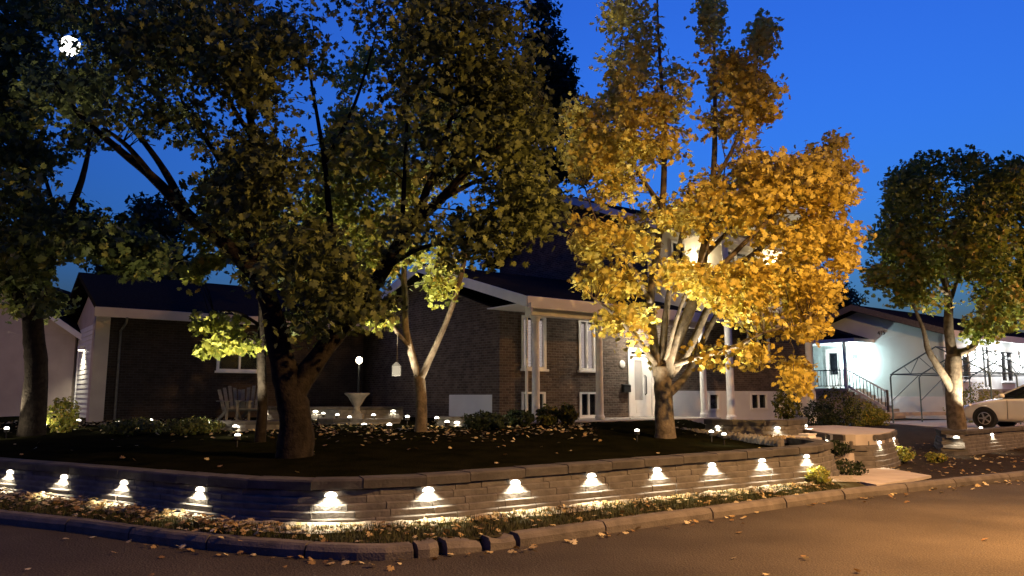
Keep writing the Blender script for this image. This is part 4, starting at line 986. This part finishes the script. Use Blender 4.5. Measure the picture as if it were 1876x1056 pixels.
# T4: golden maple
b4 = base_at(1217, 16.6)
tree('golden_maple', 'golden-leaved maple lit by lamps in front of the brick house', b4, 16.6,
  [[(1217,800,0,.25),(1216,745,0,.19),(1214,700,0,.185),(1214,672,0,.185)],
   [(1206,690,0,.12),(1197,620,.1,.10),(1192,545,.2,.09),(1205,450,.3,.08),(1216,340,.3,.07),(1214,200,.3,.05),(1206,60,.3,.03),(1203,-40,.3,.015)],
   [(1218,690,0,.16),(1242,618,-.1,.135),(1272,545,-.2,.12),(1288,470,-.2,.10),(1306,340,0,.07),(1310,180,0,.045),(1306,0,0,.02)],
   [(1224,690,0,.12),(1262,640,.3,.09),(1300,560,.5,.08),(1340,500,.7,.065),(1400,450,.8,.05),(1470,400,.9,.035),(1535,320,1,.015)],
   [(1236,668,-.1,.07),(1290,651,-.5,.058),(1345,636,-.8,.05),(1400,610,-1,.035),(1480,592,-1.2,.015)],
   [(1222,725,0,.10),(1262,680,.5,.08),(1300,600,1,.065),(1340,540,1.3,.045),(1400,500,1.6,.02)],
   [(1204,670,0,.07),(1165,620,-.4,.055),(1130,580,-.7,.04),(1085,545,-.9,.02)],
   [(1272,545,-.2,.08),(1330,480,-.7,.06),(1400,410,-1,.04),(1440,370,-1.1,.02)],
   [(1214,380,.3,.06),(1160,300,.8,.045),(1125,200,1,.03),(1140,60,1,.012)],
   [(1306,340,0,.05),(1365,220,-.4,.035),(1395,60,-.6,.014)],
   [(1212,670,0,.09),(1222,560,.4,.07),(1245,450,.6,.05),(1265,330,.7,.03)],
   [(1195,560,.2,.06),(1150,480,-.5,.045),(1100,420,-.9,.025),(1070,340,-1,.012)],
   [(1288,470,-.2,.06),(1360,400,.8,.045),(1440,320,1.1,.03),(1500,280,1.2,.012)],
   [(1220,660,-.1,.05),(1248,560,-.6,.04),(1300,440,-1,.028),(1330,300,-1.2,.012)]],
  [(1150,90,62,120),(1180,230,130,100,1.2),(1302,25,28,95,1.2),(1395,70,28,58,1.2),(1345,140,60,60),(1390,180,55,55),(1340,230,70,40,.7),(1240,130,25,55,.7),(1110,300,85,90),(1060,250,40,80,.6),(1230,390,70,45,1.0),(1280,350,70,50,.8),(1410,320,80,65,1.4),(1480,310,70,55),(1530,270,28,35),(1548,315,36,28),(1500,360,75,45,1.5),
   (1310,400,80,50,.8),(1400,380,90,50),(1465,435,105,60,1.7),(1535,435,50,32),(1548,485,28,36),(1130,440,80,50),(1075,435,40,45),(1130,520,60,35),(1090,510,40,40),(1160,580,60,28),(1120,590,40,20,.7),(1400,525,130,55,1.5),(1485,540,60,55,1.5),(1420,595,80,30),(1480,600,40,25),(1330,570,70,35,.7),(1290,520,50,40,.6),(1240,500,50,40,.7),(1320,650,60,18),(1385,650,34,18),(1455,680,36,34),(1470,710,15,18),(1160,630,34,14),(1205,655,14,12),(1270,620,18,20)],
  [(1258,30,16,90),(1345,40,18,60),(1268,225,12,50),(1240,320,20,34),(1430,262,36,26),(1350,466,18,12),(1268,462,14,12),(1432,460,10,8),(1232,600,34,40),(1170,690,26,48),(1190,350,16,20),(1325,275,14,18),(1180,160,10,10),(1300,600,24,36),(1448,400,16,14)],
  2.1, 1150, 26, 0.125, LM['gold'], M['bark_mid'], 41, clr=0.42, flat=0.85, hole=0.4)
# T5: green maple at the right
tree('green_maple', 'green maple in the raised bed near the parked car', base_at(1748,25.0), 25.0,
  [[(1748,795,0,.30),(1748,740,0,.26),(1747,690,0,.25),(1746,650,0,.24)],
   [(1746,660,0,.17),(1738,600,0,.15),(1736,540,.1,.12),(1715,450,.2,.08),(1700,330,.2,.03)],
   [(1747,745,0,.10),(1738,705,-.1,.13),(1716,668,-.4,.11),(1700,640,-.6,.09),(1690,600,-.9,.06),(1660,530,-1.2,.03)],
   [(1750,650,0,.13),(1785,632,.2,.11),(1795,580,.4,.09),(1815,520,.5,.07),(1850,420,.6,.04),(1860,320,.6,.02)],
   [(1738,560,.1,.08),(1765,470,.8,.06),(1780,360,1.1,.03)],
   [(1737,540,.1,.07),(1710,520,-.5,.05),(1660,470,-1,.03),(1630,420,-1.3,.015)]],
  [(1720,420,130,110),(1830,430,110,150),(1640,440,50,60),(1700,330,75,50),(1765,310,40,40),(1860,330,60,50),(1650,350,38,45),(1650,520,60,40),(1820,585,55,36),(1610,500,25,30),(1690,550,60,30,.6),(1880,540,60,60),(1710,290,20,18),(1690,300,22,20),(1930,420,70,140),(1795,610,20,16)],
  [(1752,540,18,14),(1745,330,10,8),(1745,390,10,8),(1660,590,40,24),(1745,600,34,50)], 3.2, 600, 44, 0.15, LM['turning'], M['bark_mid'], 53, clr=0.62, hole=0.3)
# dark trees further back
def bgtree(label, u, D, crown, seed, lm='dark', dep=2.5, n=120, per=60, size=0.30, clr=0.9):
    e = crown[0]
    tree('background_tree', label, base_at(u, D), D, [[(u,760,0,.25),(u,640,0,.2),(e[0],e[1]+e[3]*.4,0,.12),(e[0],e[1]-e[3]*.5,0,.04)]], crown, [(640,640,60,40)], dep, n, per, size, LM[lm], M['bark'], seed, clr=clr, shape='oval', group=None)
bgtree('dark green tree rising behind the brick house between the maples', 1010, 36, [(995,120,50,150),(1030,170,26,80),(1015,280,50,70),(1060,310,40,50),(985,380,60,60)], 61, n=150)
bgtree('dark tree behind the roof of the brick garage house', 290, 38, [(285,440,70,90),(230,480,60,50),(340,500,40,40)], 62, n=110)
bgtree('dark far tree behind the peak of the pale neighbouring house', 1530, 58, [(1535,555,45,45),(1500,560,40,50)], 63, n=70, clr=1.1)
bgtree('dark tree standing between the garage house and the brick house', 560, 40, [(560,600,60,50),(545,540,50,60),(690,600,25,70)], 64, n=110)

# hedge closing the gap between the houses
rng = np.random.default_rng(5); P = []; 
p0 = at(520, 700, 44); p1 = at(760, 700, 46)
for i in range(2600):
    f = rng.uniform(); P.append((p0.x+(p1.x-p0.x)*f, p0.y+(p1.y-p0.y)*f + rng.uniform(-.5,.5), 0.7 + rng.uniform(0,1)**0.8*(2.9+0.3*math.sin(f*19))))
hd = thing('hedge', 'dark hedge closing the gap between the two brick houses', 'hedge', (0,0,0))
link('foliage', leaf_mesh('foliage', P, np.tile([0,-.5,.5],(len(P),1)), 0.32, LM['dark'], rng, 'oval'), hd)

# moon
mo = MB(); mo.lathe([(max(0.02,9.5*math.sin(math.pi*i/12)), -9.5*math.cos(math.pi*i/12)) for i in range(13)], 24)
md = ray(128,85).normalized()*900; tag(mo.build('moon', M['moon'], None, True, (md.x, md.y, md.z+EYE)), 'bright moon shining through the leaves of the big maple', 'moon')

# ------------------------------------------------------------------ garden: lights, beds, shrubs, furniture
def ground_light(u, v, label, power=5, aim=None, cone=110, group='path lights in the garden beds', D=None):
    p = hit(u, v) if D is None else Vector((at(u,700,D).x, at(u,700,D).y, 0))
    p.z = zt(p.x, p.y)
    t = thing('garden_light', label, 'garden light', p, 0, group)
    MB().tube([(0,0,-0.05),(0,0,0.12)], 0.012, 6).build('stake', M['dark'], t)
    MB().lathe([(0.03,0.12),(0.055,0.135),(0.055,0.20)], 12).build('housing', M['dark'], t)
    MB().lathe([(0.05,0.201),(0.045,0.225),(0.015,0.24)], 12).build('lens', M['led'], t)
    if aim is None: lamp('glow', 'POINT', (0,-0.05,0.30), power, WARM, t, 0.04)
    else: lamp('glow', 'SPOT', (0,0,0.30), power, WARM, t, 0.04, aim=aim, cone=cone, blend=0.7)
    return t
for u, v, w_ in ((11,803,'low path light on the lawn in front of the beige stucco garage'),(143,786,'low path light below the lit siding of the garage house'),(215,790,'path light below the corner pilaster of the garage house'),
                 (333,788,'path light below the white double window of the garage house'),(430,800,'path light in front of the garden chairs'),(684,776,'path light beside the stone urn'),
                 (746,780,'path light at the trunk of the forked young maple'),(1327,816,'lone path light on the lawn beside the rough edging stones')): ground_light(u, v, w_, 14)
for u, v, w_ in ((80,795,'path light at the roots of the dark maple by the garage'),(275,786,'path light among the ground plants by the downspout'),(385,792,'path light just beside the slim sapling'),(592,772,'path light on the garden-house side of the stone urn'),
                 (640,781,'path light in front of the tier wall under the urn'),(800,783,'path light between the young maple and the white foundation panel'),(905,781,'path light in front of the low dark plants by the porch')): ground_light(u, v, w_, 12)
# uplights at the trees
def uplight(u, D, label, target, power, cone=80):
    p = at(u, 700, D); p.z = zt(p.x, p.y) + 0.3; q = at(*target)
    return ground_light(u, 0, label, power*3.0, aim=q-p, cone=cone, D=D, group=None)
uplight(1300, 15.9, 'uplight under the golden maple aimed at its pale limbs', (1285,400,16.6), 700, 75)
uplight(1165, 15.7, 'uplight by the trunk of the golden maple on the porch side', (1160,380,16.6), 330, 80)
uplight(715, 15.8, 'uplight at the foot of the forked young maple', (715,400,16.2), 900, 80)
uplight(440, 14.2, 'uplight at the foot of the slim sapling', (420,500,14.6), 480, 100)
uplight(820, 16.6, 'uplight on the porch side of the forked young maple', (800,400,17.0), 90, 80)
uplight(20, 17.6, 'uplight beside the thick black trunk by the garage', (40,450,18.6), 160, 85)
uplight(105, 19.5, 'uplight behind the thick black trunk by the garage', (150,480,19.5), 90, 80)
uplight(1790, 24.2, 'uplight at the foot of the green maple in the raised bed', (1760,420,25), 900, 85)
uplight(620, 20.0, 'uplight among the bed stones behind the big maple', (650,260,17.0), 1000, 80)

# garden tier walls behind the lawn with their own lights
def tier(label, pts, z1, lights, seed, ll, power=8):
    L = smooth_line([tuple(at(u,700,d)[:2]) for u, d in pts], k=0.3); S = along(L)
    zb = min(zt(x,y) for x, y in L) - 0.1
    block_wall('tier_wall', label, L, lambda s: zb, lambda s: z1, 3, 0.02, 0.08, [S[-1]*f for f in lights], 'lights on the tier walls', ll, power=power, seed=seed, blen=(0.3,0.5))
tier('low block tier wall behind the slim sapling by the garden chairs', ((395,18.2),(440,17.8),(500,17.8),(560,18.1)), 1.02, (0.34,), 71, 'half-moon LED light on the tier wall by the garden chairs', 8)
tier('low block tier wall under the stone urn', ((585,19.8),(640,19.2),(700,19.2),(735,19.6)), 1.02, (0.6,), 72, 'half-moon LED light on the tier wall under the stone urn', 8)
tier('low block tier wall in front of the white foundation panel by the young maple', ((800,18.6),(835,18.2),(880,18.2),(925,18.7)), 1.10, (0.34,), 73, 'half-moon LED light on the tier wall near the white foundation panel', 8)
tier('upper block tier wall behind the stone urn', ((480,22.5),(560,22.0),(620,22.0),(740,22.6)), 1.28, (0.04,0.42,0.93), 74, 'half-moon LED light on the upper tier wall behind the urn', 7)

# stone urn
t = thing('stone_urn', 'pale flared stone urn standing on the garden tier', 'urn', base_at(655,20.6))
b = MB(); b.box(-0.17,0.17,-0.17,0.17,-0.05,0.22,0.015); b.build('plinth', M['stone'], t)
MB().lathe([(0.15,0.221),(0.09,0.30),(0.08,0.40),(0.16,0.52),(0.24,0.66),(0.33,0.73),(0.34,0.76),(0.28,0.77),(0.22,0.70)], 20).build('bowl', M['stone'], t, True)
# hanging lantern
hl_ = at(727,678,16.2)
t = thing('hanging_lantern', 'small lit square lantern hanging on a string from the young maple', 'lantern', hl_)
MB().box(-0.075,0.075,-0.075,0.075,-0.10,0.07).build('glass', emit('candle_glass', (1.0,0.85,0.6), 0.6), t)
MB().prism([(-0.10,0.071),(0.10,0.071),(0,0.17)], 'y', -0.10, 0.10).build('roof', M['dark'], t); MB().box(-0.09,0.09,-0.09,0.09,-0.13,-0.101).build('base', M['dark'], t)
for sx in (-1,1):
    for sy in (-1,1): MB().box(sx*0.08-0.008,sx*0.08+0.008,sy*0.08-0.008,sy*0.08+0.008,-0.10,0.07).build('post', M['dark'], t)
MB().tube([(0,0,0.17),(0,0,0.75)], 0.006, 5).build('string', M['wood'], t)
# post lamp between the houses
p = base_at(657, 24.0); lz = at(657,660,24.0).z
t = thing('lamp_post', 'globe lamp on a slim dark post between the houses', 'lamp', p)
MB().lathe([(0.07,-0.1),(0.05,0.1),(0.03,lz-p[2]-0.12)], 10).build('post', M['dark'], t)
MB().lathe([(0.02,lz-p[2]-0.12),(0.09,lz-p[2]-0.06),(0.10,lz-p[2]),(0.08,lz-p[2]+0.07),(0.02,lz-p[2]+0.10)], 14).build('globe', M['lampglass'], t, True)
lamp('glow', 'POINT', (0,-0.2,lz-p[2]), 14, WARM, t, 0.08)
# two garden chairs
def chair(label, u, D, rz):
    t = thing('garden_chair', label, 'chair', base_at(u, D), rz, 'garden chairs by the brick garage')
    for k in range(5):
        x = -0.22 + 0.11*k; h = 0.98 - 0.05*abs(k-2)
        MB().obox((x,0.10,0.34),(x*1.25,0.42,h),0.09,0.02,(0,1,0)).build('back_slat', M['wood'], t)
    for k in range(4): MB().box(-0.27,0.27,-0.42+0.13*k,-0.31+0.13*k,0.36-0.02*k,0.38-0.02*k).build('seat_slat', M['wood'], t)
    for s in (-1,1):
        MB().box(s*0.30-0.06,s*0.30+0.06,-0.46,0.34,0.56,0.585).build('armrest', M['wood'], t)
        MB().box(s*0.29-0.03,s*0.29+0.03,-0.42,-0.36,0.0,0.558).build('leg', M['wood'], t)
        MB().obox((s*0.29,-0.36,0.33),(s*0.29,0.5,0.0),0.03,0.10).build('leg', M['wood'], t)
for u, r_, w_ in ((430,0.35,'weathered slatted garden chair below the white window of the garage house'),(462,-0.1,'weathered slatted garden chair half behind the slim sapling trunk')): chair(w_, u, 20.8, r_+0.3)
# white cabinet box on the landing
p = at(1480,803,16.5)
t = thing('junction_box', 'small white box beside the end of the planter wall', 'box', (p.x, p.y, p.z-0.08), TH)
MB().box(-0.14,0.14,-0.10,0.10,0.0,0.15,0.01).build('body', M['white'], t); MB().box(-0.155,0.155,-0.115,0.115,0.152,0.175,0.006).build('lid', M['white'], t)

def shrub(label, p, rx, rz_, n, lm, seed, leaf=0.07, shape='oval', name='shrub', group=None):
    rng = np.random.default_rng(seed); t = thing(name, label, 'shrub', p, 0, group)
    off = rng.normal(0,1,(n,3)); off /= np.linalg.norm(off,axis=1)[:,None]; rr = rng.uniform(0.55,1.05,n)**0.6
    lump = 1 + 0.22*np.sin(off[:,0]*5+seed)*np.cos(off[:,2]*6+off[:,1]*4)
    P = off*(rr*lump)[:,None]*np.array([rx,rx,rz_]) + np.array([0,0,rz_*0.85]); P[:,2] = np.abs(P[:,2])
    link('foliage', leaf_mesh('foliage', P, off+[0,0,.3], leaf, LM[lm], rng, shape), t)
    st_ = MB()
    for k in range(6):
        q = P[rng.integers(n)]*0.8; st_.tube([(0,0,-0.06),(q[0]*.4,q[1]*.4,q[2]*.5),tuple(q)], [0.012,0.009,0.004], 5, False)
    st_.build('stems', M['bark'], t); return t
def gpx(u, D): p = at(u,700,D); return (p.x, p.y, zt(p.x,p.y))
q = gz(1500,888,.16); shrub('round clipped shrub at the end of the street wall', (q.x,q.y,0.14), 0.19, 0.17, 900, 'lime', 81, 0.05)
q = at(1546,868,14.6); shrub('dark low shrub beside the first garden step', (q.x,q.y,0.12), 0.36, 0.15, 900, 'dark', 82)
q = at(1530,830,15.3); shrub('dark shrub hanging over the steps next to the landing wall', (q.x,q.y,0.45), 0.30, 0.14, 700, 'dark', 83)
q = gz(1652,842,.2); shrub('pale tuft at the corner of the landing wall', (q.x,q.y,0.16), 0.26, 0.17, 500, 'lime', 84)
q = gz(1715,836,.25); shrub('yellowish tuft in the bare bed beside the kerb', (q.x,q.y,zt(q.x,q.y)), 0.2, 0.12, 300, 'lime', 85)
for i, (u, D_, rx, rz_, lm, lb) in enumerate(((1530,27,.75,.75,'green','leafy dark shrub below the porch rail of the pale house'),(1572,29,.6,.55,'lime','yellow-green shrub below the porch stairs of the pale house'),
      (1500,24,.6,.5,'dark','dark shrub at the corner of the brick house'),(1600,29.5,.5,.35,'lime','low pale plant next to the porch stairs'),
      (1785,31,1.0,.85,'lime','bright green bush in front of the lit front porch'),(1830,31.5,.9,.6,'green','low green bush beside the dark front steps'),
      (1440,20.3,.35,.45,'green','small shrub against the white foundation in the planter'),(1005,19.5,.3,.25,'green','small plant at the foot of the first porch column'),
      (1040,19.4,.22,.28,'green','small plant in front of the porch slab between the columns'),(950,19.0,.4,.2,'dark','low dark plant at the corner of the porch'),
      (120,18.8,.35,.45,'lime','wispy pale plant in front of the lit siding'),(250,17.6,.6,.18,'green','low ground plant between the path lights by the garage house'),
      (360,17.4,.6,.18,'green','low ground plant near the slim sapling'),(890,17.5,.5,.2,'dark','low dark plant below the white foundation panel'))):
    p = gpx(u, D_); shrub(lb, (p[0],p[1],max(p[2], 1.0 if u == 1440 else 0)), rx, rz_, int(500+1500*rx), lm, 90+i, 0.09)

# fallen leaves and grass
rng = np.random.default_rng(17)
def litter(name, label, P, size, seed, shape='maple', lm='litter'):
    r = np.random.default_rng(seed); P = np.array(P); N = np.tile([0,0,1.2],(len(P),1))
    o = link(name, leaf_mesh(name, P, N, size, LM[lm], r, shape, tilt=0.34)); return tag(o, label, None, None, 'stuff')
P = []
for i in range(2600):
    x = rng.uniform(-9.5,5.3)
    if x > -2.5 and rng.uniform() < 0.5: continue
    w = yof(WALL,x); o_ = abs(rng.normal(0,0.22)) + 0.17; heap = 0.03*rng.uniform() + (0.07*rng.uniform() if x < -2.8 else 0)
    if x < -2.8: o_ += rng.uniform(0,0.25)
    P.append((x, w-o_, 0.20 - 0.05*o_ + heap))
litter('fallen_leaves', 'pale fallen leaves heaped along the foot of the street wall', P, 0.06, 1)
P = []
for i in range(420):
    x = rng.uniform(-12,5.3); k_ = yof(KERB,x)+.15; w = yof(WALL,x)-.2; f = rng.uniform(); P.append((x, k_+(w-k_)*f, 0.135+0.06*f+rng.uniform(0,.02)))
litter('fallen_leaves', 'fallen leaves scattered over the grass verge', P, 0.075, 2)
P = []
for i in range(200):
    x = rng.uniform(-5,14); o_ = abs(rng.normal(0,0.18))+0.06 if i < 150 else rng.uniform(0.1,6)
    P.append((x, yof(KERB,x)-o_, 0.015+rng.uniform(0,.02)))
litter('fallen_leaves', 'brown leaves in the gutter and on the asphalt', P, 0.07, 3)
P = []
for i in range(170):
    x = rng.uniform(-14,6); y = yof(WALL,x)+rng.uniform(0.3,11); P.append((x,y,zt(x,y)+rng.uniform(.01,.03)))
litter('fallen_leaves', 'fallen leaves scattered on the dark lawn', P, 0.075, 4)
P = []
for i in range(1500):  # leaves added so the garden lights form visible pools on dark soil
    x = rng.uniform(-15,2); y = yof(WALL,x)+rng.normal(8.0,1.3); P.append((x,y,zt(x,y)+rng.uniform(.01,.04)))
litter('fallen_leaves', 'fallen leaves added to catch the lamplight in the planting beds behind the lawn', P, 0.075, 7)
P = []
for i in range(500):
    x = rng.uniform(6.5,18); y = yof(KERB,x)+rng.uniform(0.3,5); P.append((x,y,zt(x,y)+rng.uniform(.01,.03)))
litter('fallen_leaves', 'fallen leaves in the mulch bed beside the concrete walk', P, 0.07, 5)
P = []
for i in range(350):
    f = rng.uniform(); u = 1235+240*f; p = at(u,700,19.3-4.0*f+rng.uniform(-.4,.5)); P.append((p.x,p.y,0.73+rng.uniform(0,.03)))
litter('fallen_leaves', 'fallen leaves along the garden path edging', P, 0.08, 6)
# grass blades on the verge
n = 26000; xb = rng.uniform(-13,5.3,n); k_ = np.interp(xb,KERB[:,0],KERB[:,1])+.15; w_ = np.interp(xb,WALL[:,0],WALL[:,1])-.25; f = rng.uniform(0,1,n)
Pb = np.c_[xb, k_+(w_-k_)*f, 0.12+0.06*f]; hgt = rng.uniform(.03,.08,n); an = rng.uniform(0,6.28,n); lean = rng.uniform(-.03,.03,(n,2))
V = np.stack([Pb + np.c_[np.cos(an),np.sin(an),0*an]*0.005, Pb - np.c_[np.cos(an),np.sin(an),0*an]*0.005, Pb + np.c_[lean,hgt]],1).reshape(-1,3)
me = bpy.data.meshes.new('verge_grass'); me.from_pydata(V.tolist(), [], np.arange(3*n).reshape(-1,3).tolist()); a_ = me.attributes.new('rnd','FLOAT','POINT'); a_.data.foreach_set('value', np.repeat(rng.uniform(0,1,n),3).astype(np.float32)); me.materials.append(LM['grass'])
tag(link('verge_grass', me), 'short grass on the verge between kerb and wall', kind='stuff')
